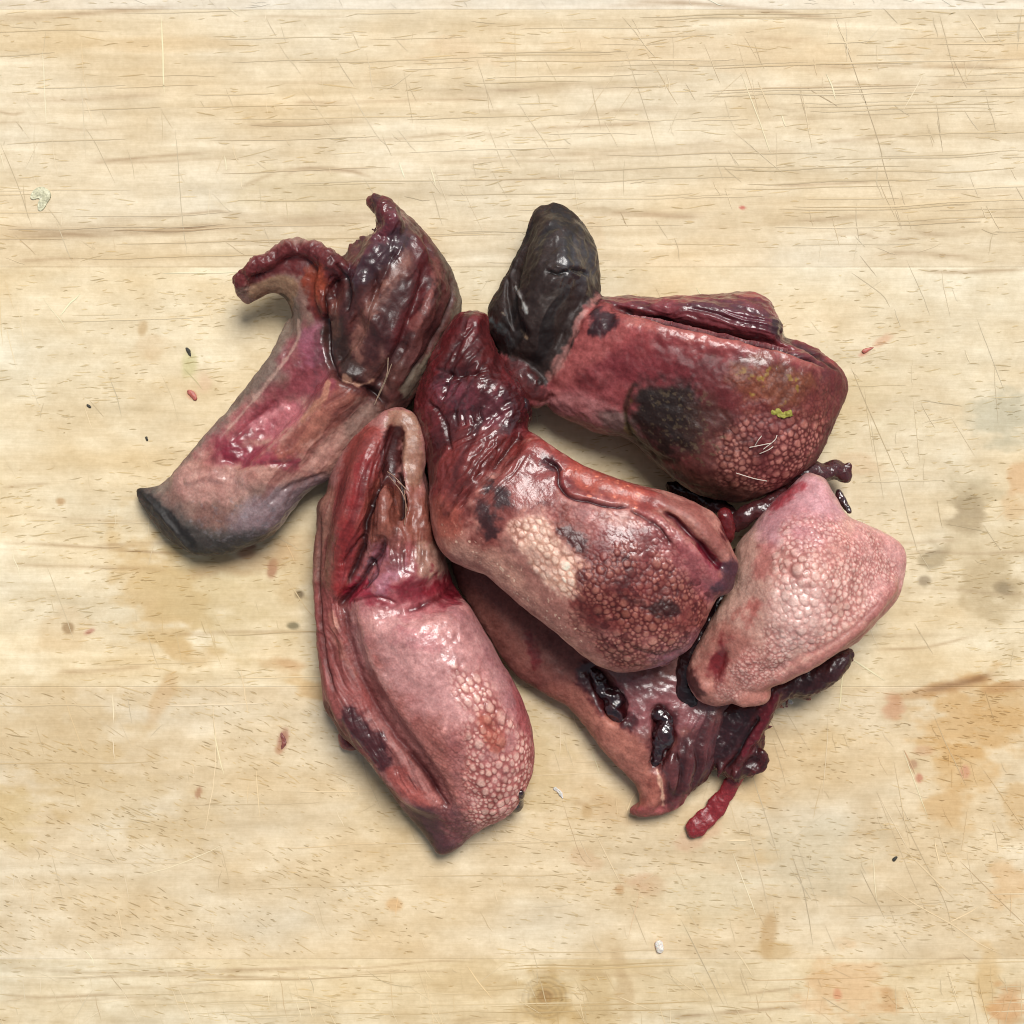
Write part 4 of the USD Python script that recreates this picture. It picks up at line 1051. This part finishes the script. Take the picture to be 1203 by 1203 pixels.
k.paint(Path([(880, 712, 5), (872, 722, 7)]), (166, 60, 56), .5, soft=12, rag=16)
k.paint(Path([(846, 762, 7), (838, 782, 10), (842, 795, 5)]), (132, 26, 34), .8, soft=12, rag=16, wet=.7)
k.paint(Path([(808, 795, 8), (820, 815, 6)]), (84, 40, 40), .8, soft=6)
k.paint([(925, 600), (1000, 630), (990, 660), (930, 650)], (186, 100, 104), .3, soft=18, rag=14)
k.paint(Path([(895, 650, 10), (890, 668, 9)]), (186, 96, 92), .5, soft=9, rag=10)
big5 = lambda x, y: 0.40 + .68 * np.exp(-(((x - 930) * .55 + (y - 690) * .83) / 60) ** 2 * .25 - (((x - 930) * .83 - (y - 690) * .55) / 34) ** 2 * .5)
k.papillae([(920, 610), (985, 610), (1040, 640), (1050, 680), (1000, 725), (930, 775), (880, 812), (845, 822), (845, 790), (890, 740), (900, 670)], 9.4, 1.9, (230, 188, 176), (190, 122, 114), .75, big=big5, vary=.3)
k.paint([(905, 690), (950, 680), (960, 730), (920, 760), (905, 730)], (240, 208, 198), .5, soft=22, wet=.75)  # light pink highlight painted onto the middle of the hump
k.bumps(32, 2.6, 3, 1)
k.bumps(10, .7, 2, 2)
k.groove([(1030, 706), (990, 738), (940, 766), (900, 790)], 4, 2.2, (160, 88, 84), .4)
k.slimy([(905, 600), (955, 560), (985, 590), (950, 640), (900, 660)], .5, .8)
k.slimy([(900, 690), (960, 660), (990, 690), (950, 745), (905, 750)], .4, .85, 16)
T5 = tongue("pale pink bumpy tongue on the right, humped over a ragged dark root flap", 930, 700, Z5)
k.build("flesh", T5, Z5, mottle=.4)
# root flap under it
s = Sculpt(800, 755, 1010, 930, 100)
s.pillow([(842, 830), (900, 800), (950, 775), (985, 762), (1000, 762), (998, 772), (985, 778), (982, 795), (965, 808), (945, 820), (925, 818), (908, 835), (900, 852), (892, 870), (898, 890), (894, 903), (880, 910), (866, 916), (850, 910), (836, 902), (824, 880), (826, 850)],
         20, [(850, 870, 4, 46), (900, 820, 20, 60), (970, 785, 20, 58), (880, 900, 2, 34)], p=2)
s.tube([(955, 800, 46, 11), (975, 785, 50, 11), (995, 768, 46, 6)], 5)
s.tube([(860, 908, 26, 8), (878, 902, 26, 8), (892, 888, 28, 5)], 5)
for q in spline([(1000, 770), (982, 795), (945, 819), (908, 835), (896, 872), (896, 900), (866, 915), (838, 902)], False, 4):
    a, L, z = torn.uniform(-.2, 1.9), torn.uniform(2, 8), torn.uniform(14, 40)
    s.tube([(q[0] - 6 * math.cos(a), q[1] - 6 * math.sin(a), z, 5), (q[0] + L * math.cos(a), q[1] + L * math.sin(a), z - 4, torn.uniform(1.4, 2.8))], 3)
s.tube([(905, 810, 58, 8), (893, 842, 50, 8), (872, 878, 40, 8), (860, 908, 30, 7)], 4)
k = Skin(s, (98, 38, 40), 15, wet=.6)
k.paint([(830, 850), (870, 835), (880, 870), (850, 890), (832, 880)], (62, 28, 34), .8, soft=8, wet=.8)
k.paint(Path([(905, 815, 6), (893, 842, 6), (872, 880, 6)]), (122, 26, 40), .8, soft=4, rag=6)
k.paint([(920, 800), (1000, 760), (1000, 780), (940, 822)], (74, 38, 40), .8, soft=5, rag=8)
k.fibres([(820, 820), (1005, 755), (1005, 790), (900, 915), (830, 915)], 118, 11, 1.4, (50, 16, 20), .5, seed=1)
k.bumps(20, 3.4, 3, 1)
k.bumps(9, 2.2, 3, 2)
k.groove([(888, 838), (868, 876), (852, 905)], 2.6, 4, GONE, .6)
k.build("root_flap", T5, 30)
RED = plain("bright_red_meat", (140, 38, 44), .42, .1)
lump("meat_strip", T5, 20, [(875, 890, 30, 4), (866, 908, 20, 6), (858, 926, 12, 8), (845, 948, 8, 10), (828, 966, 7, 12), (817, 976, 6, 11)], RED, 17, 3.4, 3, 1.2, label="bright red strip of meat", flat=.4)
DARKM = plain("dark_gristle", (74, 34, 36), .26, .1)
lump("gristle", T5, 40, [(905, 572, 52, 9), (935, 560, 46, 12), (955, 551, 42, 9), (968, 556, 40, 10), (984, 551, 36, 10), (993, 558, 32, 8), (998, 546, 38, 4)], DARKM, 18, 4.0, 4, 1.3)
lump("gristle", T5, 40, [(860, 615, 70, 10), (875, 603, 76, 9), (895, 596, 72, 9), (915, 580, 60, 8)], DARKM, 19, 3.0, 4, 1.3)
lump("gristle", T5, 50, [(790, 572, 22, 8), (822, 586, 34, 10), (848, 598, 48, 10), (866, 612, 58, 9)], plain("membrane_and_gap_shade", (44, 20, 22), .24), 26, 4.0, 4, 1.4)  # black strands, run on to darken the shaded gap as well
lump("gristle", T5, 50, [(866, 655, 50, 11), (856, 690, 52, 13), (836, 725, 52, 13), (818, 765, 50, 13), (806, 800, 46, 12), (812, 826, 44, 9)], "/World/Looks/membrane_and_gap_shade", 27, 4.0, 4, 1.4)  # wet black strands that also stand in for the black shade of the gap
lump("gristle", T5, 60, [(985, 578, 60, 3), (988, 588, 64, 4), (996, 601, 70, 3)], CLOT, 20, 1.2, 3, 1.1)

# ---- top right tongue, dark leathery tip bent up at its left end
Z4 = 60
s = Sculpt(565, 230, 1005, 600, 160)
s.pillow([(640, 470), (652, 486), (680, 499), (712, 510), (736, 516), (756, 531), (780, 551), (800, 569), (822, 581), (846, 588), (870, 590), (896, 584), (921, 572), (945, 554), (961, 538), (975, 510), (986, 488), (995, 465), (997, 445), (986, 427), (966, 416), (940, 405), (900, 398), (860, 392), (800, 378), (750, 362), (715, 352), (690, 350), (660, 370), (630, 420), (628, 450)],
         58, [(660, 450, 0, 86), (700, 400, 0, 108), (760, 430, 0, 126), (760, 500, 0, 108), (860, 450, 0, 138), (850, 540, 0, 122), (940, 450, 0, 124), (940, 520, 0, 116), (985, 450, 0, 84)], p=2.3)
s.pillow([(690, 356), (715, 352), (742, 348), (780, 350), (830, 346), (880, 344), (900, 351), (911, 367), (919, 385), (921, 398), (945, 405), (968, 418), (940, 440), (880, 420), (800, 405), (720, 385)],
         30, [(740, 365, 0, 100), (800, 375, 0, 104), (880, 375, 0, 108), (940, 415, 0, 108)], k=3)
s.pillow([(650, 236), (667, 240), (684, 257), (697, 281), (703, 310), (705, 340), (704, 358), (688, 375), (672, 400), (655, 430), (640, 448), (620, 440), (600, 428), (588, 415), (580, 400), (573, 378), (575, 356), (590, 331), (605, 305), (615, 280), (622, 256), (632, 240)],
         58, [(650, 260, 10, 84), (650, 320, 0, 128), (600, 370, 0, 90), (640, 390, 0, 120), (680, 340, 0, 104), (625, 425, 0, 96)], k=5, p=1.55)
s.tube([(622, 262, 64, 5), (606, 320, 72, 7), (600, 360, 80, 7), (612, 400, 92, 5)], 8, cut=True)
s.tube([(720, 366, -2, 4), (780, 385, -4, 7), (840, 398, -5, 8), (900, 412, -4, 7), (955, 428, -2, 4)], 6, cut=True, on=True)
s.tube([(730, 386, -8, 12), (790, 402, -9, 14), (860, 418, -9, 13), (930, 432, -10, 12), (975, 445, -10, 10)], 9, on=True)
s.tube([(770, 364, -5, 9), (820, 372, -5, 11), (870, 384, -5, 11), (905, 392, -6, 9)], 7, on=True)
s.tube([(610, 440, 62, 16), (625, 460, 60, 17), (600, 425, 50, 15)], 8)
k = Skin(s, (156, 76, 78), 4, wet=.35)
k.paint([(700, 350), (860, 390), (990, 430), (960, 470), (800, 430), (690, 420), (640, 470), (660, 400)], (158, 70, 70), .8, soft=12, rag=12)
k.paint([(690, 440), (760, 410), (860, 440), (800, 470), (740, 450)], (116, 34, 42), .55, soft=16, rag=26, rs=22)
k.paint([(840, 500), (960, 520), (920, 580), (850, 590)], (96, 30, 38), .4, soft=16, rag=24, rs=18)
k.paint([(630, 460), (700, 470), (740, 500), (730, 520), (680, 505), (640, 490)], (196, 134, 132), .75, soft=12)
k.paint([(820, 430), (990, 440), (975, 520), (930, 580), (860, 590), (830, 520)], (112, 44, 46), .85, soft=18, rag=14)
k.paint([(850, 430), (940, 440), (930, 480), (870, 470)], (140, 88, 46), .6, soft=16, rag=14)
k.paint([(960, 430), (1000, 440), (985, 500), (955, 550), (960, 480)], (108, 46, 50), .75, soft=12, rag=8)
k.paint([(770, 540), (820, 560), (900, 575), (880, 595), (830, 590)], (116, 78, 60), .7, soft=12)
k.paint([(742, 464), (770, 452), (806, 460), (820, 490), (812, 528), (788, 536), (756, 514), (740, 490)], (42, 33, 28), .9, soft=18, rag=18, rs=18, wet=.45, grain=.5)
k.paint([(800, 470), (850, 490), (880, 560), (840, 585), (790, 560), (800, 530)], (86, 50, 40), .6, soft=18, rag=18)
k.paint([(700, 490), (740, 490), (770, 540), (800, 565), (770, 560), (730, 520)], (112, 94, 88), .7, soft=9)
k.paint([(640, 370), (705, 350), (735, 360), (740, 390), (700, 430), (660, 460), (640, 440)], (172, 92, 88), .7, soft=10)
k.paint(Path([(700, 372, 9), (710, 380, 10), (700, 388, 8)]), (58, 18, 24), .9, soft=5, rag=8, wet=.8)
k.paint(Path([(685, 448, 8), (705, 455, 8)]), (104, 34, 36), .7, soft=9, rag=6)
k.paint([(700, 345), (830, 340), (905, 345), (925, 400), (970, 418), (940, 425), (860, 398), (780, 382), (715, 362)], (134, 58, 64), .92, soft=4, rag=4, wet=.8)
k.paint(Path([(815, 362, 8), (850, 368, 12), (895, 384, 10)]), (100, 40, 54), .75, soft=8, rag=8, wet=1.0)
k.paint(Path([(770, 352, 4), (830, 350, 5), (890, 350, 5)]), (160, 70, 68), .7, soft=5, rag=6)
k.paint(Path([(905, 390, 8), (918, 398, 6)]), (52, 24, 34), .8, soft=5, rag=8)
k.paint(Path([(740, 384, 5), (800, 396, 6), (870, 412, 6), (950, 436, 5)]), (206, 128, 112), .5, soft=7, rag=6, wet=.8)
TIP4 = [(640, 230), (670, 232), (715, 300), (709, 350), (688, 362), (676, 392), (668, 415), (648, 445), (628, 455), (612, 440), (595, 420), (560, 400), (575, 330), (610, 280)]
k.paint(TIP4, (58, 46, 42), .95, soft=4, rag=5, rs=9, wet=.28, grain=0)
k.paint([(630, 236), (665, 240), (668, 290), (630, 330), (600, 350), (610, 300)], (60, 42, 36), .75, soft=14, rag=10)
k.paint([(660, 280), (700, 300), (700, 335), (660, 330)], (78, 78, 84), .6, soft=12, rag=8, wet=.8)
k.paint(Path([(645, 380, 12), (660, 340, 10)]), (92, 84, 76), .5, soft=14, rag=12)
k.paint(Path([(702, 350, 4), (682, 372, 4), (668, 405, 4), (645, 448, 5)]), (184, 124, 116), .8, soft=4, rag=6)
k.paint(Path([(586, 430, 12), (610, 445, 15), (630, 460, 12)]), (98, 38, 38), .9, soft=6, rag=8, wet=.6)
k.paint(Path([(606, 338, 1.5), (612, 352, 2), (618, 372, 1.5)]), (176, 176, 170), .85, soft=1.5, rag=2, wet=1)  # white glint along the crease, painted on
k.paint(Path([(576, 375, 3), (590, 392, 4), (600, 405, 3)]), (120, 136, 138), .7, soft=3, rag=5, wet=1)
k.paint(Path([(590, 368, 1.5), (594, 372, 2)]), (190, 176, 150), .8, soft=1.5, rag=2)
k.paint(Path([(612, 390, 1.5), (618, 400, 1.5)]), (180, 150, 120), .7, soft=1.5, rag=3)
k.papillae([(835, 520), (880, 490), (960, 492), (950, 540), (910, 572), (855, 576), (835, 555)], 7.0, 1.4, (208, 142, 124), (118, 54, 50), .7, vary=.45)
k.papillae([(850, 440), (985, 450), (970, 500), (870, 490)], 4.6, .5, (160, 92, 72), (120, 58, 50), .4)
k.speck([(750, 470), (830, 470), (840, 540), (780, 540)], (118, 104, 76), .16, 4, .55)
k.paint(Path([(738, 470, 2), (732, 492, 2.5), (740, 512, 2)]), (132, 120, 60), .55, soft=3, rag=6)
k.speck([(860, 440), (930, 440), (940, 480), (870, 470)], (160, 136, 40), .14, 9, .6)
k.fibres(TIP4, 112, 14, 1.4, (38, 32, 32), .6, seed=2)
k.fibres([(700, 345), (905, 345), (960, 425), (780, 385)], 12, 7, 2.0, (86, 28, 36), .5, seed=3)
k.bumps(30, 3.0, 3, 1)
k.bumps(9, 1.3, 2, 2)
k.bumps(24, 3.0, 2, 5, mask=k.mask(TIP4, 6))
k.groove([(600, 300), (596, 340), (604, 392)], 3, 3)
k.groove([(676, 262), (664, 300), (668, 340)], 5, -2.5)
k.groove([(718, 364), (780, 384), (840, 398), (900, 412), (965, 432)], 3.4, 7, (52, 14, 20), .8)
k.groove([(604, 334), (612, 352), (619, 374)], 2, -2)
k.groove([(640, 325), (655, 330), (672, 322), (690, 326)], 3, 4, (30, 28, 28), .6)
k.groove([(650, 318), (668, 326), (680, 330)], 2.5, -3)
k.groove([(706, 352), (684, 372), (668, 406), (642, 452)], 4, 3)
k.groove([(742, 452), (730, 485), (748, 520), (790, 548)], 3, 2.5, (48, 40, 24), .5)
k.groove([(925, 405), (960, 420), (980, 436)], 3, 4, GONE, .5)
k.slimy([(800, 352), (890, 352), (915, 395), (860, 398), (810, 380)], 1.6)
k.slimy([(640, 250), (690, 270), (700, 340), (650, 345), (630, 300)], 1.6, .8)
k.slimy(Path([(575, 370, 8), (590, 395, 9), (605, 420, 7)]), 1.2)
k.slimy(Path([(730, 390, 6), (860, 418, 8), (960, 442, 7)]), .5, .8)
T4 = tongue("dark red tongue at the upper right with a black leathery tip bent upwards", 800, 440, Z4)
k.build("flesh", T4, Z4)
HAIR = plain("white_hair", (236, 222, 205), .5)
hz = lambda pts: [(x, y, k.height(x, y) + dz) for x, y, dz in pts]
for one in ([(878, 526, 2), (881, 520, 7), (885, 515, 7)], [(888, 530, 2), (900, 520, 5), (903, 514, 4)], [(858, 557, 2), (878, 563, 4), (895, 566, 2)], [(872, 528, 2), (882, 526, 4), (897, 523, 2)], [(884, 535, 1), (893, 531, 4), (899, 527, 3)]):
    strand("hair", T4, Z4, [hz(one)], .9, HAIR)
k4 = k

# ---- middle tongue, on top of the heap, patchy dark stains and pale bumps
Z3 = 112
s = Sculpt(480, 355, 870, 795, 190)
s.pillow([(542, 361), (570, 363), (575, 382), (580, 402), (592, 425), (608, 444), (619, 466), (623, 486), (616, 505), (622, 516), (640, 560), (620, 640), (560, 662), (526, 649), (513, 620), (508, 590), (503, 560), (497, 530), (490, 500), (484, 480), (488, 458), (496, 431), (510, 402), (527, 376)],
         34, [(555, 380, 0, 108), (560, 460, 0, 126), (590, 490, 0, 116), (550, 550, 0, 128), (540, 620, 0, 124), (510, 480, 0, 92), (520, 560, 0, 108)], p=2.1)
s.pillow([(590, 522), (625, 513), (646, 524), (680, 544), (715, 559), (742, 568), (790, 580), (828, 597), (846, 612), (855, 632), (861, 650), (866, 664), (862, 680), (852, 692), (842, 703), (834, 720), (823, 744), (811, 761), (790, 776), (764, 787), (739, 790), (710, 785), (681, 768), (660, 750), (635, 730), (611, 711), (590, 694), (570, 676), (548, 662), (527, 650), (515, 625), (512, 585), (540, 530)],
         60, [(540, 630, 50, 140), (620, 560, 44, 146), (620, 640, 56, 166), (700, 600, 64, 160), (700, 690, 72, 178), (780, 640, 76, 160), (770, 730, 78, 160), (845, 670, 84, 138), (720, 770, 84, 138), (600, 690, 76, 138)], k=22, p=2.1)
s.tube([(612, 514, -2, 6), (592, 536, -2, 7), (570, 562, 1, 6)], 10, cut=True, on=True)
s.tube([(770, 592, -6, 8), (805, 610, -6, 10), (835, 640, -6, 11), (852, 668, -7, 10)], 7, on=True)
s.tube([(760, 606, -6, 8), (800, 640, -5, 11), (830, 674, -6, 12), (848, 686, -8, 10)], 8, on=True)
s.tube([(772, 600, 0, 3), (800, 622, -2, 5), (826, 648, -3, 5), (840, 662, -1, 4)], 4, cut=True, on=True)
s.tube([(620, 520, -6, 9), (660, 548, -6, 10), (720, 575, -7, 9), (770, 588, -7, 8)], 8, on=True)
s.tube([(805, 768, -4, 7), (780, 778, -4, 8)], 5, on=True)
k = Skin(s, (176, 118, 106), 3, wet=.35, grain=.2)
NECK = [(540, 355), (572, 362), (630, 490), (610, 520), (570, 555), (535, 600), (500, 580), (478, 480)]
k.paint(NECK, (118, 36, 40), .95, soft=8, rag=8, wet=.6)
k.paint([(520, 400), (570, 390), (590, 430), (560, 450), (520, 440)], (104, 36, 36), .8, soft=12, wet=.5)
k.paint(Path([(520, 450, 12), (545, 470, 18), (585, 480, 16), (570, 505, 14)]), (132, 70, 84), .6, soft=14, rag=12, wet=1.0)  # lavender sheen of the wet neck, painted into the colour
k.paint([(520, 520), (570, 500), (600, 520), (570, 560), (540, 620), (512, 590)], (140, 58, 54), .85, soft=10, rag=8)
k.paint(Path([(600, 460, 10), (612, 485, 10), (600, 500, 8)]), (74, 20, 26), .8, soft=7, rag=10, wet=.8)
k.paint([(505, 590), (540, 590), (540, 630), (520, 650)], (176, 92, 76), .8, soft=10)
k.paint([(520, 640), (590, 650), (660, 740), (720, 790), (680, 770), (590, 700)], (194, 142, 124), .85, soft=12, grain=.6)
k.paint([(600, 525), (640, 518), (700, 555), (780, 580), (760, 606), (690, 590), (640, 570), (610, 560)], (150, 56, 50), .9, soft=8, rag=10, wet=.55)
k.paint(Path([(668, 556, 10), (710, 572, 11), (745, 584, 8)]), (196, 96, 76), .8, soft=8, rag=10)
k.paint([(590, 545), (640, 535), (660, 570), (620, 600), (590, 590)], (148, 70, 66), .75, soft=10, rag=10, wet=.8)
k.paint([(655, 590), (720, 590), (760, 620), (700, 640), (660, 625)], (202, 158, 148), .75, soft=12, rag=10)
k.paint([(690, 630), (760, 620), (830, 690), (820, 750), (740, 760), (680, 715), (676, 665)], (124, 50, 47), .88, soft=11, rag=18, rs=18, grain=.3, wet=.4)
k.paint([(676, 690), (730, 680), (740, 720), (690, 725)], (104, 36, 34), .7, soft=9, rag=12)
k.paint([(700, 740), (780, 740), (820, 745), (770, 790), (720, 785)], (166, 108, 102), .75, soft=14)
k.paint(Path([(770, 775, 10), (800, 762, 9), (818, 745, 6)]), (146, 102, 122), .7, soft=9, rag=8, wet=.6)
k.paint([(750, 600), (800, 630), (845, 670), (850, 695), (820, 700), (780, 660)], (172, 92, 98), .85, soft=9, wet=.6, grain=.3)
k.paint(Path([(775, 585, 8), (815, 605, 9), (842, 640, 9)]), (156, 92, 84), .8, soft=6, rag=5)
k.paint(Path([(805, 627, 4), (828, 650, 5), (840, 664, 5)]), (150, 30, 52), .85, soft=4, rag=6, wet=.8)
k.paint(Path([(855, 668, 12), (852, 684, 11), (838, 694, 6)]), (84, 50, 64), .85, soft=8)
k.paint(Path([(850, 610, 6), (854, 628, 6)]), (90, 26, 30), .8, soft=5, rag=6)
P3 = [(598, 612), (640, 610), (680, 640), (682, 690), (668, 702), (640, 680), (605, 640)]
k.paint([(640, 570), (720, 600), (790, 640), (760, 690), (690, 650), (650, 610)], (120, 34, 42), .4, soft=14, rag=26, rs=20)
k.paint(P3, (208, 166, 148), .9, soft=8)
k.papillae(P3, 7.4, 1.5, (232, 194, 174), (190, 140, 120), .95, soft=6, vary=.22, axis=(52, 1.45), big=lambda x, y: .75 + .35 * sstep(600, 670, x))
k.papillae([(690, 650), (760, 640), (825, 700), (815, 750), (740, 785), (690, 755), (668, 715)], 6.6, 1.4, (184, 124, 104), (108, 42, 40), .65, vary=.4)
k.papillae([(650, 590), (780, 610), (830, 680), (770, 660), (690, 640), (650, 625)], 4.8, .7, (204, 146, 132), (158, 86, 80), .5)
k.paint(Path([(568, 585, 20), (580, 605, 24), (572, 630, 14)]), (120, 48, 44), .7, soft=12, rag=16)
k.paint(Path([(660, 612, 12), (680, 640, 16)]), (128, 60, 52), .6, soft=10, rag=14)
k.paint(Path([(568, 598, 10), (575, 612, 14), (572, 626, 9)]), (62, 30, 32), .85, soft=7, rag=12, rs=12, wet=.6)
k.paint(Path([(580, 575, 9), (590, 588, 8)]), (62, 40, 42), .85, soft=7, rag=12, rs=12, wet=.8)
k.paint(Path([(664, 622, 6), (676, 634, 10), (680, 642, 6)]), (84, 38, 38), .85, soft=6, rag=9, rs=10, wet=.5)
k.paint(Path([(768, 712, 7), (784, 712, 8)]), (66, 32, 30), .8, soft=6, rag=9, rs=10)
k.paint(Path([(735, 702, 4), (760, 712, 5), (785, 708, 4)]), (70, 26, 26), .7, soft=5, rag=8)
k.paint(Path([(640, 540, 6), (655, 550, 4)]), (74, 22, 28), .8, soft=4, rag=8, wet=.9)
k.paint(Path([(615, 602, 3), (635, 590, 3), (640, 592, 3)]), (112, 38, 36), .7, soft=4, rag=8)
k.speck([(520, 620), (600, 660), (700, 760), (640, 730)], (226, 190, 166), .05, 4)
k.speck([(660, 545), (760, 580), (740, 600), (680, 580)], (230, 140, 110), .05, 4)
k.speck([(690, 640), (830, 690), (810, 750), (700, 750)], (84, 26, 28), .14, 12, .6)
k.fibres(NECK, 112, 13, 2.2, (76, 22, 24), .6, seed=2)
k.fibres([(500, 420), (600, 440), (610, 510), (510, 520)], 150, 9, 2.2, (78, 26, 28), .4, seed=4)
k.fibres([(520, 580), (600, 520), (620, 540), (550, 620)], 130, 8, 2.2, (104, 40, 36), .5, seed=5)
k.slimy([(700, 600), (760, 600), (820, 650), (780, 670), (720, 640)], .4, .8, 16)
k.slimy([(560, 610), (600, 600), (640, 640), (600, 650)], .4, .7, 16)
k.bumps(34, 3.0, 3, 1)
k.bumps(9, 1.1, 2, 2, mask=.35 + k.mask(NECK, 12))
k.groove([(638, 540), (654, 552), (656, 570), (670, 584), (700, 592), (738, 597)], 2.4, 4, (72, 18, 26), .85, step=0)
k.groove([(614, 512), (596, 532), (580, 552)], 3, 4, (66, 22, 22), .6)
for dx in (0, 9, 19, 30):
    k.groove([(536 + dx, 470 + dx * .3), (533 + dx, 485), (538 + dx, 503 - dx * .2)], 2.2, 1.8, (70, 24, 30), .4, wander=1)
for dx in (0, 12, 26, 40):
    k.groove([(560 + dx * .4, 380 + dx), (534 + dx * .5, 408 + dx), (510 + dx * .5, 450 + dx)], 2.6, 2.0, (66, 20, 22), .5)
for dx in (0, 14, 28):
    k.groove([(600 - dx, 512 + dx * .4), (570 - dx, 545 + dx * .4), (540 - dx * .8, 600)], 2.6, 2.0, (96, 36, 32), .45)
k.groove([(776, 600), (802, 622), (826, 648), (842, 664)], 2.6, 5, (90, 14, 30), .8)
k.groove([(738, 600), (770, 618), (784, 640)], 2.4, 2.5, (80, 24, 24), .6)
k.groove([(510, 430), (540, 442), (575, 436)], 3, 3, (70, 20, 22), .5)
k.groove([(500, 470), (520, 490), (530, 530)], 3, 3, (70, 20, 22), .5)
k.groove([(545, 395), (530, 430), (520, 470)], 3, 3, (70, 20, 22), .5)
k.groove([(800, 765), (770, 768), (740, 758)], 3, 2.5, (110, 62, 66), .5)
k.slimy([(515, 445), (560, 435), (605, 470), (600, 510), (560, 520), (525, 490)], 1.8)
k.slimy([(500, 540), (560, 520), (600, 530), (570, 580), (520, 610)], 1.0, .6)
k.slimy([(620, 530), (670, 550), (660, 570), (625, 560)], 1.3, .9)
k.slimy([(800, 620), (850, 650), (858, 690), (830, 690)], .7, .8)
T3 = tongue("blotched tongue on top of the heap, dark wrinkled root, pale bumps", 660, 620, Z3)
k.build("flesh", T3, Z3)
lump("blood_clot", T3, 90, [(850, 606, 96, 9), (854, 622, 92, 8), (856, 634, 86, 5)], plain("dark_red_meat", (104, 28, 32), .3, .2), 21, 2.0)
lump("blood_clot", T3, 70, [(614, 476, 88, 8), (618, 488, 80, 7)], CLOT, 22, 1.5)

# ------------------------------------------------------------------ crumbs on the board
def crumb(name, label, pts, material, seed, wob=1.2, cat="crumb", flat=.4):
    p = np.array(pts, float)
    x, y = p[:, 0].mean(), p[:, 1].mean()
    t = thing(name, label, cat, world(x, y, 0))
    lump("piece", t, 0, pts, material, seed, wob * 1.3, 1.2, .7, flat=flat)


WHITE = plain("white_fat", (240, 226, 214), .5, .3)
GREEN = plain("pale_green_leaf", (218, 214, 178), .5)
MOSS = plain("yellow_green_leaf", (160, 154, 56), .7)
DARK = plain("dark_speck", (52, 48, 34), .7)
PINK = plain("pink_shred", (190, 100, 84), .5)
crumb("fat_crumb", "small round white crumb on the board near the lower edge", [(774, 1109, 3, 5), (775, 1115, 3, 4.4)], WHITE, 31, .8)
crumb("fat_crumb", "tiny cream crumb beside the dark ragged flap at the right", [(926, 823, 2.5, 3), (929, 825, 2.5, 2.6)], WHITE, 32, .5)
crumb("fat_crumb", "frayed white flake between the front tongue and the bottom tongue", [(651, 926, 1, 1.5), (657, 930, 1.5, 2.4), (661, 937, 1, 1.5)], WHITE, 33, 1.0)
crumb("leaf_flake", "pale green flake lying at the upper left of the board", [(40, 230, .6, 5), (48, 226, .8, 7), (54, 230, .8, 5), (49, 240, .6, 5), (47, 246, .5, 3)], GREEN, 34, 1.2, "flake", .2)
crumb("dark_speck", "dark green speck left of the black tipped tongue", [(219, 409, 1, 1.2), (222, 413, 1.2, 2.0), (224, 418, 1, 1.1)], DARK, 35, .6, "speck")
crumb("dark_speck", "black speck on the bare board at the lower right", [(1050, 1010, 1, 2.2), (1053, 1007, 1.5, 1.8)], DARK, 36, .5, "speck")
crumb("dark_speck", "tiny dark speck on the board at the middle left", [(103, 476, 1, 1.5), (106, 478, 1, 1.8)], DARK, 37, .4, "speck")
crumb("dark_speck", "tiny dark speck just above the black tongue tip", [(172, 514, 1, 1.6), (173, 517, 1, 1.4)], DARK, 38, .4, "speck")
crumb("meat_shred", "pink shred of meat on the board right of the upper tongue", [(1015, 413, .8, 2.6), (1021, 410, .8, 1.8), (1026, 408, .6, 1.0)], PINK, 39, .7, "shred")
crumb("meat_shred", "pink scrap below the green smear at the left", [(222, 460, .6, 2.4), (226, 463, .6, 3.2), (229, 468, .6, 2.6)], PINK, 40, .6, "shred")
crumb("meat_shred", "brown red scrap on the board left of the front tongue", [(331, 862, .6, 2), (334, 872, .8, 3), (331, 879, .5, 1.6)], plain("dried_blood", (140, 74, 62), .5), 41, .8, "shred")
g = thing("leaf_flake", "bright yellow green plant fragment stuck on the upper right tongue", "flake", world(910, 490, 0, Z4))
zt = float(k4.height(910, 490))
lump("piece", g, Z4, [(897, 489, zt + .5, 1.6), (904, 487, zt + .8, 3.2), (909, 492, zt + .8, 3.4), (916, 489, zt + .8, 3.0), (922, 492, zt, 1.4)], MOSS, 42, 2.6, 1, .7, flat=.5)
